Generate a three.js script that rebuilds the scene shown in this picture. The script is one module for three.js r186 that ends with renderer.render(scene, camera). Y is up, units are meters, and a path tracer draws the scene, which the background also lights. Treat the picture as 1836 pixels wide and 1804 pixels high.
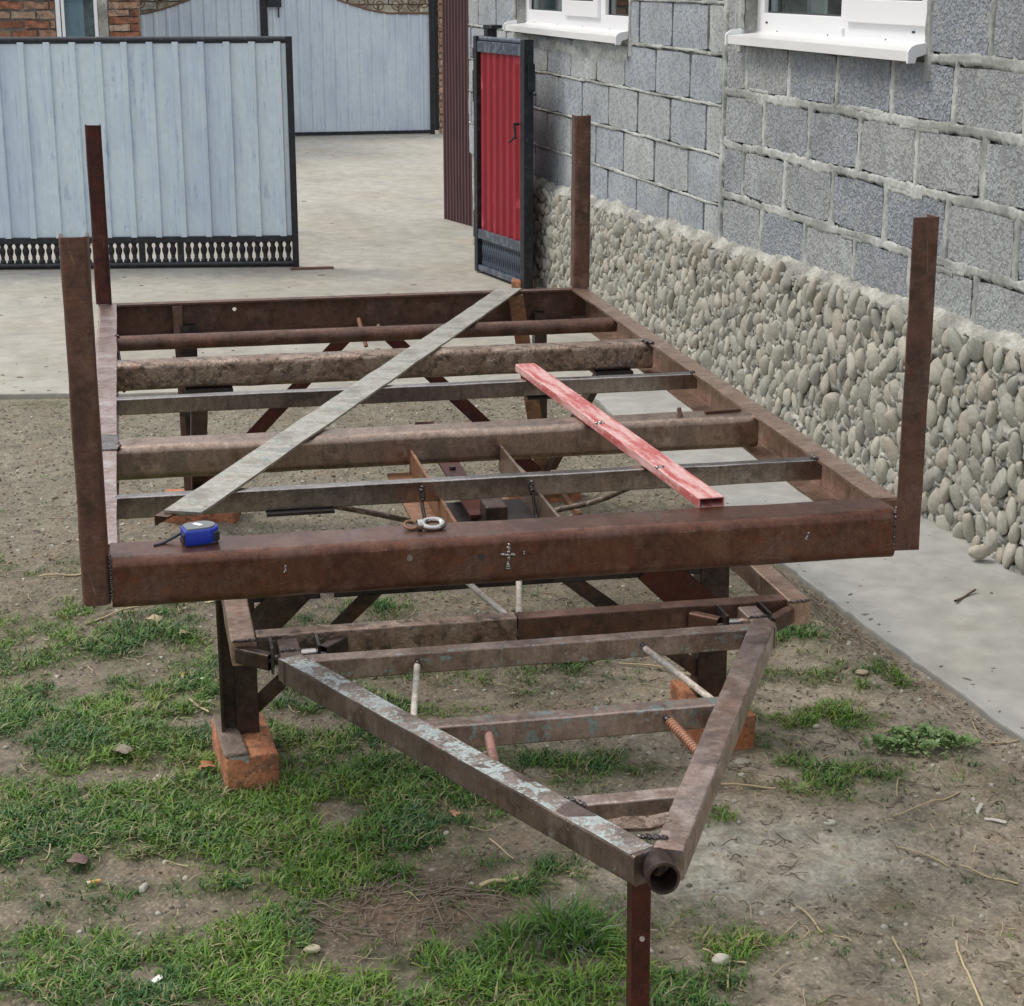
import * as THREE from 'three';
import { mergeGeometries, mergeVertices, toCreasedNormals } from 'three/addons/utils/BufferGeometryUtils.js';
import { RoundedBoxGeometry } from 'three/addons/geometries/RoundedBoxGeometry.js';

// ---------------------------------------------------------------- camera, sky, sun, exposure
const scene = new THREE.Scene();
const camera = new THREE.PerspectiveCamera(30.4, 1024 / 1006, 0.05, 600);
camera.rotation.order = 'YXZ';
camera.position.set(0.0597, 1.753, 3.381);
camera.rotation.set(-0.27889, -0.20225, -0.00112);
const renderer = new THREE.WebGLRenderer({ antialias: true });
renderer.setSize(1024, 1006);
renderer.toneMapping = THREE.LinearToneMapping;
renderer.toneMappingExposure = 1.28;
renderer.shadowMap.enabled = true;

const SUN = new THREE.Vector3(-0.5, 0.8, -0.3).normalize();
{ // an overcast sky: brighter overhead, a soft bright patch where the sun stands behind the cloud
  const w = 256, h = 128, d = new Float32Array(w * h * 4);
  for (let j = 0; j < h; j++) for (let i = 0; i < w; i++) {
    const el = ((j + 0.5) / h - 0.5) * Math.PI, az = ((i + 0.5) / w) * Math.PI * 2;
    const s = Math.sin(el);
    let L = s > 0 ? 0.44 + 0.6 * s : 0.36;
    const dir = [Math.cos(el) * Math.cos(az - Math.PI), s, Math.cos(el) * Math.sin(az - Math.PI)];
    const c = dir[0] * SUN.x + dir[1] * SUN.y + dir[2] * SUN.z;
    if (s > 0) L *= 1 + 0.45 * Math.pow(Math.max(0, c), 4) + 0.05 * Math.sin(az * 3 + 5 * s) * Math.cos(s * 9 + az);
    const k = (j * w + i) * 4;
    d[k] = L * 0.97; d[k + 1] = L * 0.995; d[k + 2] = L * 1.05; d[k + 3] = 1;
  }
  const t = new THREE.DataTexture(d, w, h, THREE.RGBAFormat, THREE.FloatType);
  t.mapping = THREE.EquirectangularReflectionMapping; t.magFilter = t.minFilter = THREE.LinearFilter; t.needsUpdate = true;
  scene.background = t; scene.environment = t;
  const sun = new THREE.DirectionalLight(0xfff4e6, 1.5);
  sun.position.copy(SUN).multiplyScalar(30).add(new THREE.Vector3(1, 0, -4)); sun.target.position.set(1, 0, -4);
  sun.castShadow = true; sun.shadow.radius = 30; sun.shadow.mapSize.set(4096, 4096);
  const c = sun.shadow.camera; c.left = c.bottom = -22; c.right = c.top = 22; c.near = 1; c.far = 80;
  scene.add(sun, sun.target);
}

// ---------------------------------------------------------------- helpers
let seed = 20240611;
const rnd = () => { seed |= 0; seed = (seed + 0x6D2B79F5) | 0; let t = Math.imul(seed ^ (seed >>> 15), 1 | seed); t = (t + Math.imul(t ^ (t >>> 7), 61 | t)) ^ t; return ((t ^ (t >>> 14)) >>> 0) / 4294967296; };
const rr = (a, b) => a + (b - a) * rnd();
const pick = a => a[Math.floor(rnd() * a.length) % a.length];
const clamp = (x, a = 0, b = 1) => Math.min(b, Math.max(a, x));
const sm = (a, b, x) => { const t = clamp((x - a) / (b - a)); return t * t * (3 - 2 * t); };
const mix = (a, b, t) => a + (b - a) * t;
const TAB = new Float32Array(65536); for (let i = 0; i < 65536; i++) TAB[i] = rnd();
// periodic value noise; P = lattice period
function vn(x, y, P, s) {
  const ix = Math.floor(x), iy = Math.floor(y); let fx = x - ix, fy = y - iy;
  fx = fx * fx * (3 - 2 * fx); fy = fy * fy * (3 - 2 * fy);
  const Px = P.length ? P[0] : P, Py = P.length ? P[1] : P, x0 = ((ix % Px) + Px) % Px, x1 = (x0 + 1) % Px, y0 = ((iy % Py) + Py) % Py, y1 = (y0 + 1) % Py;
  const h = (a, b) => TAB[(a * 1619 + b * 31337 + s * 6971 + ((a * b * 7) & 1023)) & 65535];
  const a = h(x0, y0), b = h(x1, y0), c = h(x0, y1), d = h(x1, y1);
  return a + (b - a) * fx + (c - a) * fy + (a - b - c + d) * fx * fy;
}
function fbm(x, y, P, s, oct = 4, g = 0.5) { let v = 0, a = 1, t = 0; for (let o = 0; o < oct; o++) { v += a * vn(x, y, P, s + o * 13); t += a; a *= g; x *= 2; y *= 2; P = P.length ? [P[0] * 2, P[1] * 2] : P * 2; } return v / t; }
// periodic cell noise: distance to the nearest of the jittered points (cells are 1 apart) and that point's own random number
function cells(x, y, P, s) {
  const ix = Math.floor(x), iy = Math.floor(y); let b = 9, id = 0;
  for (let j = -1; j <= 1; j++) for (let i = -1; i <= 1; i++) { const cx = (((ix + i) % P) + P) % P, cy = (((iy + j) % P) + P) % P, h = (cx * 1619 + cy * 31337 + s * 6971) & 65535, dx = ix + i + TAB[h] - x, dy = iy + j + TAB[(h + 7919) & 65535] - y, d = dx * dx + dy * dy; if (d < b) { b = d; id = TAB[(h + 104729) & 65535]; } }
  return [Math.sqrt(b), id];
}
function n3(x, y, z, s = 0) { // non periodic 3D value noise, -1..1
  const ix = Math.floor(x), iy = Math.floor(y), iz = Math.floor(z); let fx = x - ix, fy = y - iy, fz = z - iz;
  fx = fx * fx * (3 - 2 * fx); fy = fy * fy * (3 - 2 * fy); fz = fz * fz * (3 - 2 * fz);
  const h = (a, b, c) => TAB[(Math.imul(a, 1619) + Math.imul(b, 31337) + Math.imul(c, 52591) + s * 6971 + Math.imul(a ^ (b * 3), c + 77) * 13) & 65535];
  const l = (a, b, t) => a + (b - a) * t;
  return 2 * l(l(l(h(ix, iy, iz), h(ix + 1, iy, iz), fx), l(h(ix, iy + 1, iz), h(ix + 1, iy + 1, iz), fx), fy),
    l(l(h(ix, iy, iz + 1), h(ix + 1, iy, iz + 1), fx), l(h(ix, iy + 1, iz + 1), h(ix + 1, iy + 1, iz + 1), fx), fy), fz) - 1;
}
function tex(w, h, fn, srgb = true) { // fn(u,v) -> [r,g,b] 0..255, or one number 0..1
  const d = new Uint8Array(w * h * 4);
  for (let j = 0; j < h; j++) for (let i = 0; i < w; i++) {
    const c = fn(i / w, j / h), k = (j * w + i) * 4;
    if (c.length) { d[k] = clamp(c[0], 0, 255); d[k + 1] = clamp(c[1], 0, 255); d[k + 2] = clamp(c[2], 0, 255); }
    else d[k] = d[k + 1] = d[k + 2] = clamp(c) * 255;
    d[k + 3] = 255;
  }
  const t = new THREE.DataTexture(d, w, h); t.wrapS = t.wrapT = THREE.RepeatWrapping;
  t.magFilter = THREE.LinearFilter; t.minFilter = THREE.LinearMipmapLinearFilter; t.generateMipmaps = true;
  if (srgb) t.colorSpace = THREE.SRGBColorSpace; t.needsUpdate = true; return t;
}
const lerp3 = (a, b, t) => [mix(a[0], b[0], t), mix(a[1], b[1], t), mix(a[2], b[2], t)];
const mul3 = (a, k) => [a[0] * k, a[1] * k, a[2] * k];
const std = (o) => new THREE.MeshStandardMaterial({ roughness: 0.9, metalness: 0, ...o });
// uv by dominant axis, in units of s metres
function boxUV(g, s = 1, ou = 0, ov = 0) {
  g = g.index ? g.toNonIndexed() : g;
  const p = g.attributes.position, uv = new Float32Array(p.count * 2), A = new THREE.Vector3(), B = new THREE.Vector3(), C = new THREE.Vector3();
  for (let i = 0; i < p.count; i += 3) {
    A.fromBufferAttribute(p, i); B.fromBufferAttribute(p, i + 1).sub(A); C.fromBufferAttribute(p, i + 2).sub(A); B.cross(C);
    const x = Math.abs(B.x), y = Math.abs(B.y), z = Math.abs(B.z);
    for (let k = 0; k < 3; k++) {
      const X = p.getX(i + k), Y = p.getY(i + k), Z = p.getZ(i + k);
      const [u, v] = x >= y && x >= z ? [Z, Y] : y >= z ? [Z + X * 0.0 + 0.37, X] : [X, Y];
      uv[(i + k) * 2] = u / s + ou; uv[(i + k) * 2 + 1] = v / s + ov;
    }
  }
  g.setAttribute('uv', new THREE.BufferAttribute(uv, 2)); return g;
}
function warp(g, amp, f, s = 0) {
  const p = g.attributes.position;
  for (let i = 0; i < p.count; i++) {
    const x = p.getX(i), y = p.getY(i), z = p.getZ(i);
    p.setXYZ(i, x + amp * n3(x * f, y * f, z * f, s), y + amp * n3(x * f, y * f, z * f, s + 1), z + amp * n3(x * f, y * f, z * f, s + 2));
  }
  return g;
}
function rect(w, h, r, s = new THREE.Shape()) {
  const a = w / 2, b = h / 2; r = Math.min(r, a, b);
  s.moveTo(-a + r, -b); s.lineTo(a - r, -b); s.absarc(a - r, -b + r, r, -Math.PI / 2, 0); s.lineTo(a, b - r); s.absarc(a - r, b - r, r, 0, Math.PI / 2);
  s.lineTo(-a + r, b); s.absarc(-a + r, b - r, r, Math.PI / 2, Math.PI); s.lineTo(-a, -b + r); s.absarc(-a + r, -b + r, r, Math.PI, Math.PI * 1.5); return s;
}
const tubeS = (w, h, r = 0.004, t = 0.004) => { const s = rect(w, h, r); s.holes.push(rect(w - 2 * t, h - 2 * t, Math.max(0.001, r - t), new THREE.Path())); return s; };
const flatS = (w, h, r = 0.001) => rect(w, h, r);
const pipeS = (R, t) => { const s = new THREE.Shape(); s.absarc(0, 0, R, 0, Math.PI * 2); const q = new THREE.Path(); q.absarc(0, 0, R - t, 0, Math.PI * 2); s.holes.push(q); return s; };
// channel lying open towards -x (mouth = -1) or +x (mouth = 1): width w in x, height h in y, bend radius r
function chanS(w, h, t = 0.006, r = 0.012, mouth = -1) {
  const s = new THREE.Shape(), a = w / 2, b = h / 2, pts = [];
  const arc = (cx, cy, R, f, e, n = 5) => { for (let i = 0; i <= n; i++) { const q = f + (e - f) * i / n; pts.push([cx + R * Math.cos(q), cy + R * Math.sin(q)]); } };
  pts.push([-a, -b]); arc(a - r, -b + r, r, -Math.PI / 2, 0); arc(a - r, b - r, r, 0, Math.PI / 2); pts.push([-a, b], [-a, b - t]);
  const ri = Math.max(0.002, r - t); arc(a - t - ri, b - t - ri, ri, Math.PI / 2, 0); arc(a - t - ri, -b + t + ri, ri, 0, -Math.PI / 2); pts.push([-a, -b + t]);
  pts.forEach(([x, y], i) => { const X = mouth < 0 ? x : -x; i ? s.lineTo(X, y) : s.moveTo(X, y); }); return s;
}
// angle: corner at (-w/2, h/2 or -h/2)
function angS(w, h, t = 0.005, cx = -1, cy = 1) {
  const s = new THREE.Shape(), a = w / 2, b = h / 2;
  [[-a, b], [a, b], [a, b - t], [-a + t, b - t], [-a + t, -b], [-a, -b]].forEach(([x, y], i) => { x *= -cx; y *= cy; i ? s.lineTo(x, y) : s.moveTo(x, y); }); return s;
}
const V = (x, y, z) => new THREE.Vector3(x, y, z);
// extrude a section along a straight line from a to b; section y points along up
function bar(shape, a, b, { up = V(0, 1, 0), uv = 0.6, wob = 0.0009, crease = 0.35, step = 0.06, curve = 3 } = {}) {
  a = V(...a); b = V(...b); const d = b.clone().sub(a), L = d.length(); d.normalize();
  let g = new THREE.ExtrudeGeometry(shape, { depth: L, bevelEnabled: false, steps: Math.max(1, Math.round(L / step)), curveSegments: curve });
  g.deleteAttribute('uv'); g = g.index ? g.toNonIndexed() : g;
  boxUV(g, uv, rnd() * 7, rnd() * 7);
  const x = up.clone().cross(d).normalize(), y = d.clone().cross(x);
  const m = new THREE.Matrix4().makeBasis(x, y, d).setPosition(a); g.applyMatrix4(m);
  if (wob) warp(g, wob, 14, Math.floor(rnd() * 40));
  return areaNormals(g, crease);
}
// normals averaged by face area over faces that meet at less than the crease angle: flat faces stay flat, bends stay smooth
function areaNormals(g, crease) {
  const p = g.attributes.position, n = p.count, N = new Float32Array(n * 3), F = [], map = new Map(), A = V(0, 0, 0), B = V(0, 0, 0), C = V(0, 0, 0), c = Math.cos(crease);
  for (let i = 0; i < n; i += 3) {
    A.fromBufferAttribute(p, i); B.fromBufferAttribute(p, i + 1).sub(A); C.fromBufferAttribute(p, i + 2).sub(A); B.cross(C); const L = B.length() || 1e-12; const f = [B.x / L, B.y / L, B.z / L, L]; F.push(f);
    for (let k = 0; k < 3; k++) { const key = Math.round(p.getX(i + k) * 2e5) + ',' + Math.round(p.getY(i + k) * 2e5) + ',' + Math.round(p.getZ(i + k) * 2e5); let l = map.get(key); if (!l) map.set(key, l = []); l.push([i + k, f]); }
  }
  for (const l of map.values()) for (const [i, f] of l) { let x = 0, y = 0, z = 0; for (const [, q] of l) if (f[0] * q[0] + f[1] * q[1] + f[2] * q[2] > c) { x += q[0] * q[3]; y += q[1] * q[3]; z += q[2] * q[3]; } const L = Math.hypot(x, y, z) || 1; N[i * 3] = x / L; N[i * 3 + 1] = y / L; N[i * 3 + 2] = z / L; }
  g.setAttribute('normal', new THREE.BufferAttribute(N, 3)); return g;
}
function tubeG(pts, r, uv = 0.3, seg = 0, rad = 8) {
  const c = new THREE.CatmullRomCurve3(pts.map(p => V(...p)));
  const g = new THREE.TubeGeometry(c, seg || Math.max(4, pts.length * 4), r, rad, false); return g;
}
const used = {};
const numbered = n => { used[n] = (used[n] || 0) + 1; return used[n] === 1 ? n : n + '_' + String(used[n] - 1).padStart(3, '0'); };
function thing(name, label, category, pos = [0, 0, 0], group) {
  const o = new THREE.Group(); o.name = numbered(name); o.position.set(...pos); scene.add(o);
  o.userData = { label, category }; if (group) o.userData.group = group; return o;
}
const meshOf = (name, g, m) => { const o = new THREE.Mesh(g, m); o.name = name; o.castShadow = o.receiveShadow = true; return o; };
// a part given in world coordinates, put under its thing (things here stand unrotated unless said)
function part(t, name, g, m, label) {
  const geo = Array.isArray(g) ? mergeGeometries(g.map(q => { q = q.index ? q.toNonIndexed() : q; for (const k of Object.keys(q.attributes)) if (!['position', 'normal', 'uv'].includes(k)) q.deleteAttribute(k); return q; })) : g;
  const o = meshOf(numbered(name), geo, m);
  let root = t, off = V(0, 0, 0); while (root && root !== scene) { off.add(root.position); root = root.parent; }
  if (!t.userData.local) geo.translate(-off.x, -off.y, -off.z);
  t.add(o); if (label) o.userData.label = label; return o;
}
function single(name, g, m, label, category, group) {
  const geo = Array.isArray(g) ? mergeGeometries(g.map(q => q.index ? q.toNonIndexed() : q)) : g;
  geo.computeBoundingBox(); const c = geo.boundingBox.getCenter(V(0, 0, 0)); c.y = geo.boundingBox.min.y; geo.translate(-c.x, -c.y, -c.z);
  const o = meshOf(numbered(name), geo, m); o.position.copy(c); scene.add(o); o.userData = { label, category }; if (group) o.userData.group = group; return o;
}
function box(x0, x1, y0, y1, z0, z1, uv = 0.6, r = 0) {
  const g = r ? new RoundedBoxGeometry(x1 - x0, y1 - y0, z1 - z0, 2, r) : new THREE.BoxGeometry(x1 - x0, y1 - y0, z1 - z0);
  g.translate((x0 + x1) / 2, (y0 + y1) / 2, (z0 + z1) / 2); return boxUV(g, uv, rnd() * 5, rnd() * 5);
}
// ---------------------------------------------------------------- materials
const bumpOf = (fn, n = 512) => tex(n, n, fn, false);
// rust: base tone, dark tone, bright tone; optional leftover paint (colour, threshold, scale)
function rustTex(base, dark, light, { paint, pth = 0.6, pf = 10, spots = 0.5, pit = 0, s = 1, orange = 0.3, n = 512 } = {}) {
  const scr = new Float32Array(n * n); // scratches and scrapes: short strokes, lighter or darker
  for (let k = 0; k < n * n / 2600; k++) { let x = rnd() * n, y = rnd() * n; const an = rnd() < 0.6 ? rr(-0.25, 0.25) : rr(0, 6.28), L = rr(4, 60) * n / 512, e = rnd() < 0.65 ? rr(0.15, 0.7) : -rr(0.2, 0.6), w = rnd() < 0.12 ? 2 : 1; for (let i = 0; i < L; i++) { x += Math.cos(an); y += Math.sin(an) + rr(-0.15, 0.15); if (rnd() < 0.8) for (let q = 0; q < w; q++) scr[(((Math.floor(y) + q) % n + n) % n) * n + (Math.floor(x) % n + n) % n] = e; } }
  return tex(n, n, (u, v) => {
    const a = fbm(u * 8, v * 8, 8, s, 5, 0.6), b = fbm(u * 40, v * 40, 40, s + 3, 3, 0.6), c = fbm(u * 90, v * 24, [90, 24], s + 5, 2);
    let q = lerp3(dark, base, sm(0.25, 0.6, a * 0.6 + b * 0.4)); q = lerp3(q, light, sm(0.52, 0.75, fbm(u * 14, v * 14, 14, s + 9, 4, 0.6)) * spots);
    const o = sm(0.62, 0.78, fbm(u * 12, v * 12, 12, s + 15, 5, 0.6)) * orange; q = lerp3(q, [150, 78, 40], o);
    if (pit) { const h = fbm(u * 34, v * 34, 34, s + 21, 3, 0.6); q = mul3(q, 1 - pit * sm(0.56, 0.66, h)); }
    if (paint) { const h = fbm(u * pf, v * pf, pf, s + 31, 3, 0.55) * 0.5 + fbm(u * pf * 5, v * pf * 5, pf * 5, s + 33, 3, 0.6) * 0.5; q = lerp3(q, paint, sm(pth, pth + 0.05, h)); }
    const ms = sm(0.6, 0.63, fbm(u * 5, v * 5, 5, s + 61, 5, 0.62)); q = lerp3(q, mul3(lerp3(q, [128, 122, 122], 0.4), 0.92), ms * 0.5); // patches of mill scale
    const sc = scr[Math.floor(v * n) * n + Math.floor(u * n)]; if (sc) q = sc > 0 ? lerp3(q, [188, 176, 166], sc * 0.5) : mul3(q, 1 + sc * 0.5);
    const k = 0.86 + 0.28 * vn(u * 256, v * 256, 256, s + 7) * 0.6 + 0.16 * (c - 0.5);
    q = mul3(q, k); if (vn(u * 200, v * 200, 200, s + 44) > 0.965) q = lerp3(q, [175, 165, 155], 0.45);
    return q;
  });
}
const rustBump = bumpOf((u, v) => 0.5 * fbm(u * 30, v * 30, 30, 50, 4, 0.6) + 0.5 * fbm(u * 120, v * 120, 120, 54, 2));
const pitBump = bumpOf((u, v) => { const h = fbm(u * 34, v * 34, 34, 21 + 4, 3, 0.6); return 0.75 - 0.6 * sm(0.56, 0.66, h) + 0.25 * fbm(u * 100, v * 100, 100, 60, 2); });
const steel = (t, rough = 0.62, metal = 0, bs = 0.0007, bt = rustBump) => std({ map: t, bumpMap: bt, bumpScale: bs, roughness: rough, metalness: metal });
const M = {};
// thin rust over bare steel: partly metallic, so it mirrors the sky where it lies flat and the soil where it stands
M.rustDark = steel(rustTex([106, 70, 55], [82, 54, 44], [130, 102, 88], { s: 101, spots: 0.45, orange: 0.2 }), 0.32, 0.55, 0.0004);
M.rustPost = steel(rustTex([108, 78, 66], [78, 58, 50], [138, 112, 100], { s: 131, spots: 0.5, orange: 0.2 }), 0.5, 0.45);
M.rustRed = steel(rustTex([84, 40, 33], [60, 32, 28], [104, 66, 56], { s: 151, spots: 0.25, orange: 0.1 }), 0.42, 0.4);
M.rustPit = steel(rustTex([164, 144, 129], [128, 106, 92], [188, 170, 156], { s: 171, spots: 0.6, orange: 0.12, pit: 0.25 }), 0.5, 0.7, 0.0014, pitBump);
M.rustWarm = steel(rustTex([168, 147, 132], [134, 112, 98], [192, 173, 159], { s: 191, spots: 0.6, orange: 0.12 }), 0.38, 0.85);
M.mill = steel(rustTex([174, 166, 162], [138, 130, 126], [194, 188, 184], { s: 211, spots: 0.5, orange: 0.05 }), 0.24, 1, 0.0003);
M.rail = steel(rustTex([188, 160, 142], [152, 126, 110], [206, 186, 172], { s: 231, spots: 0.7, orange: 0.25 }), 0.4, 0.8);
M.railPink = steel(rustTex([196, 176, 168], [162, 136, 126], [214, 204, 198], { s: 251, spots: 0.8, orange: 0.12 }), 0.38, 0.9);
M.teal = steel(rustTex([164, 145, 135], [128, 111, 101], [188, 171, 161], { s: 271, paint: [150, 168, 166], pth: 0.6, pf: 14, orange: 0.1 }), 0.42, 0.7, 0.0007);
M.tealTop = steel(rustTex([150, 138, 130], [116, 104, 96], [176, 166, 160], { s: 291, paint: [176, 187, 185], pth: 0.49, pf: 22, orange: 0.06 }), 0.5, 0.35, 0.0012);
M.strip = steel(rustTex([192, 189, 178], [164, 156, 142], [208, 204, 196], { s: 311, paint: [170, 184, 174], pth: 0.6, pf: 12, orange: 0.06 }), 0.46, 0.7);
M.arm = steel(rustTex([184, 163, 152], [148, 129, 119], [204, 189, 180], { s: 331, spots: 0.7, orange: 0.14 }), 0.4, 0.75, 0.0005);
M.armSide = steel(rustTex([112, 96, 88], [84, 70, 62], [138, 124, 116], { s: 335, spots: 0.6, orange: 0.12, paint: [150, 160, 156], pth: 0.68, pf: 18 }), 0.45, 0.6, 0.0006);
M.dark = steel(rustTex([64, 58, 58], [46, 42, 43], [86, 76, 72], { s: 351, spots: 0.4, orange: 0.08 }), 0.42, 0.6);
M.leg = steel(rustTex([84, 70, 62], [58, 48, 44], [112, 94, 84], { s: 371, spots: 0.5, orange: 0.12 }), 0.42, 0.65);
M.orange = steel(rustTex([136, 98, 70], [100, 72, 54], [166, 130, 100], { s: 391, spots: 0.5, orange: 0.3 }), 0.6, 0.25);
M.weld = steel(rustTex([104, 98, 96], [62, 58, 58], [146, 140, 136], { s: 401, spots: 0.6, orange: 0.12, n: 256 }), 0.36, 0.85);
M.whiteRod = steel(rustTex([206, 200, 190], [170, 152, 138], [222, 220, 214], { s: 411, orange: 0.1, spots: 0.7, n: 256 }), 0.6);
M.pinkRod = steel(rustTex([158, 116, 108], [118, 82, 74], [180, 144, 136], { s: 421, orange: 0.15, n: 256 }), 0.6);
M.rebar = steel(rustTex([170, 122, 98], [122, 84, 64], [198, 154, 128], { s: 431, orange: 0.25, n: 256 }), 0.7);
M.oldRod = steel(rustTex([124, 110, 100], [86, 72, 62], [184, 176, 164], { s: 435, orange: 0.15, spots: 0.9, n: 256 }), 0.55, 0.4);
M.redPaint = std({ roughness: 0.42, bumpMap: rustBump, bumpScale: 0.0004, map: tex(512, 512, (u, v) => {
  const a = fbm(u * 4, v * 30, [4, 30], 441, 4, 0.6), b = fbm(u * 30, v * 30, 30, 443, 3, 0.6);
  let q = lerp3([176, 82, 80], [198, 132, 128], sm(0.3, 0.65, a)); q = lerp3(q, [216, 192, 188], sm(0.44, 0.68, a * 0.75 + b * 0.25) * 0.65); if (vn(u * 70, v * 70, 70, 447) > 0.93) q = [226, 218, 212]; return q;
}) });
const sheetTex = (base, stain, dirt, s) => tex(1024, 1024, (u, v) => {
  const a = fbm(u * 5, v * 3, [5, 3], s, 5, 0.6), st = fbm(u * 70, v * 5, [70, 5], s + 5, 4, 0.6), b = fbm(u * 50, v * 40, [50, 40], s + 9, 3, 0.6);
  let q = lerp3(base, stain, sm(0.4, 0.7, a * 0.6 + st * 0.25 + b * 0.15) * 0.6); q = lerp3(q, dirt, sm(0.6, 0.76, st * 0.6 + b * 0.4) * 0.35);
  return mul3(q, 0.95 + 0.1 * b);
});
M.gateSheet = std({ roughness: 0.5, map: sheetTex([206, 221, 229], [176, 190, 214], [128, 140, 168], 461), bumpMap: rustBump, bumpScale: 0.0003 });
M.farSheet = std({ roughness: 0.5, map: sheetTex([202, 214, 223], [178, 190, 209], [140, 150, 172], 481), bumpMap: rustBump, bumpScale: 0.0003 });
M.redSheet = std({ roughness: 0.5, map: tex(512, 512, (u, v) => { const a = fbm(u * 8, v * 3, [8, 3], 501, 4), b = fbm(u * 60, v * 60, 60, 503, 2); let q = lerp3([134, 20, 34], [150, 28, 44], a); q = mul3(q, 0.94 + 0.12 * b); if (fbm(u * 20, v * 5, [20, 5], 509, 3) > 0.76) q = lerp3(q, [206, 110, 116], 0.5); return q; }) });
M.brownSheet = std({ roughness: 0.55, map: tex(256, 256, (u, v) => mul3([84, 56, 58], 0.88 + 0.24 * fbm(u * 30, v * 6, [30, 6], 511, 3))) });
M.black = std({ roughness: 0.45, map: tex(256, 256, (u, v) => { const b = fbm(u * 20, v * 20, 20, 521, 4, 0.6); return lerp3([24, 26, 34], [48, 51, 60], sm(0.5, 0.75, b)); }), bumpMap: rustBump, bumpScale: 0.0005 });
M.gun = std({ roughness: 0.4, map: tex(256, 256, (u, v) => lerp3([62, 71, 86], [98, 107, 118], sm(0.4, 0.7, fbm(u * 16, v * 16, 16, 531, 4, 0.6)))), bumpMap: rustBump, bumpScale: 0.0005 });
M.brick = std({ roughness: 0.92, map: tex(512, 512, (u, v) => { const a = fbm(u * 10, v * 10, 10, 541, 5, 0.6), b = fbm(u * 60, v * 60, 60, 543, 3, 0.6); let q = lerp3([176, 112, 78], [204, 142, 104], sm(0.3, 0.7, a)); q = lerp3(q, [136, 86, 64], sm(0.6, 0.75, b) * 0.6); if (vn(u * 90, v * 90, 90, 547) > 0.95) q = [214, 180, 150]; q = lerp3(q, [104, 84, 68], sm(0.52, 0.7, fbm(u * 14, v * 14, 14, 549, 4, 0.6)) * 0.55); return q; }), bumpMap: pitBump, bumpScale: 0.0025 });
// concrete block: coarse porous face
const blockH = (() => { const N = 1024, d = new Float32Array(N * N); for (let j = 0; j < N; j++) for (let i = 0; i < N; i++) { const u = i / N, v = j / N, w = 0.012 * (vn(u * 90, v * 90, 90, 565) - 0.5), [d1, r1] = cells((u + w) * 62, (v - w) * 62, 62, 561), [d2, r2] = cells(u * 120, v * 120, 120, 563); const g = r1 < 0.3 ? 0.12 : 0.45 + 0.55 * r1; d[j * N + i] = clamp(g * (1 - sm(0.3, 0.85, d1) * 0.75) * 0.75 + 0.25 * (1 - d2) * r2 + 0.12 * (fbm(u * 10, v * 10, 10, 567, 3) - 0.5)); } return (u, v) => d[(Math.floor(v * N) % N) * N + (Math.floor(u * N) % N)]; })();
const blockBump = tex(1024, 1024, blockH, false);
const blockMap = (base, s) => tex(1024, 1024, (u, v) => { const h = blockH(u, v), a = fbm(u * 5, v * 5, 5, s, 4), d = fbm(u * 16, v * 16, 16, s + 3, 4, 0.6); let q = lerp3(mul3(base, 0.9), mul3(base, 1.1), a); q = lerp3(q, mul3(base, 0.68), sm(0.36, 0.08, h) * 0.5); q = lerp3(q, [162, 164, 160], sm(0.58, 0.74, d) * 0.5); return mul3(q, 0.93 + 0.14 * vn(u * 300, v * 300, 300, s + 5)); });
const blockMat = (base, s, bs) => std({ roughness: 0.95, map: blockMap(base, s), bumpMap: blockBump, bumpScale: bs });
M.blockNear = [blockMat([151, 156, 162], 571, 0.006), blockMat([156, 160, 162], 573, 0.005), blockMat([145, 151, 159], 575, 0.007), blockMat([161, 165, 165], 577, 0.004)];
M.blockFar = M.blockNear.map((m, i) => { const c = m.clone(); c.bumpScale = 0.0022; c.color.setRGB(1.1, 1.12, 1.12); return c; });
const mortarTex = (base, s) => tex(1024, 1024, (u, v) => { const a = fbm(u * 8, v * 8, 8, s, 5, 0.6), b = fbm(u * 80, v * 80, 80, s + 3, 3, 0.6); return mul3(lerp3(mul3(base, 0.82), mul3(base, 1.1), sm(0.25, 0.75, a)), 0.86 + 0.28 * b); });
const mortarBump = bumpOf((u, v) => 0.6 * fbm(u * 14, v * 14, 14, 601, 5, 0.6) + 0.4 * fbm(u * 70, v * 70, 70, 603, 3, 0.6));
M.mortar = std({ roughness: 0.95, map: mortarTex([168, 171, 167], 581), bumpMap: mortarBump, bumpScale: 0.006 });
M.joint = std({ roughness: 0.95, map: M.mortar.map, bumpMap: mortarBump, bumpScale: 0.0025 });
M.render = std({ roughness: 0.95, map: mortarTex([164, 164, 160], 585), bumpMap: mortarBump, bumpScale: 0.002 });
M.plinth = std({ roughness: 0.97, map: mortarTex([166, 166, 158], 591), bumpMap: mortarBump, bumpScale: 0.012 });
const stoneTex = tex(512, 512, (u, v) => { const a = fbm(u * 6, v * 6, 6, 611, 4), b = fbm(u * 50, v * 50, 50, 613, 3, 0.6); return mul3([228, 224, 214], 0.78 + 0.16 * a + 0.18 * b); });
M.stone = [[0.55, 0.56, 0.53], [0.6, 0.6, 0.57], [0.5, 0.51, 0.49], [0.57, 0.56, 0.52], [0.52, 0.54, 0.52], [0.66, 0.65, 0.61], [0.45, 0.46, 0.44], [0.56, 0.54, 0.49]].map(c => { const m = std({ roughness: 0.8, map: stoneTex, bumpMap: mortarBump, bumpScale: 0.0015 }); m.color.setRGB(...c); return m; });
M.stoneI = std({ roughness: 0.8, map: stoneTex, bumpMap: mortarBump, bumpScale: 0.0015 });
M.pvc = std({ roughness: 0.3, color: new THREE.Color().setRGB(0.84, 0.85, 0.87) });
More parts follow.
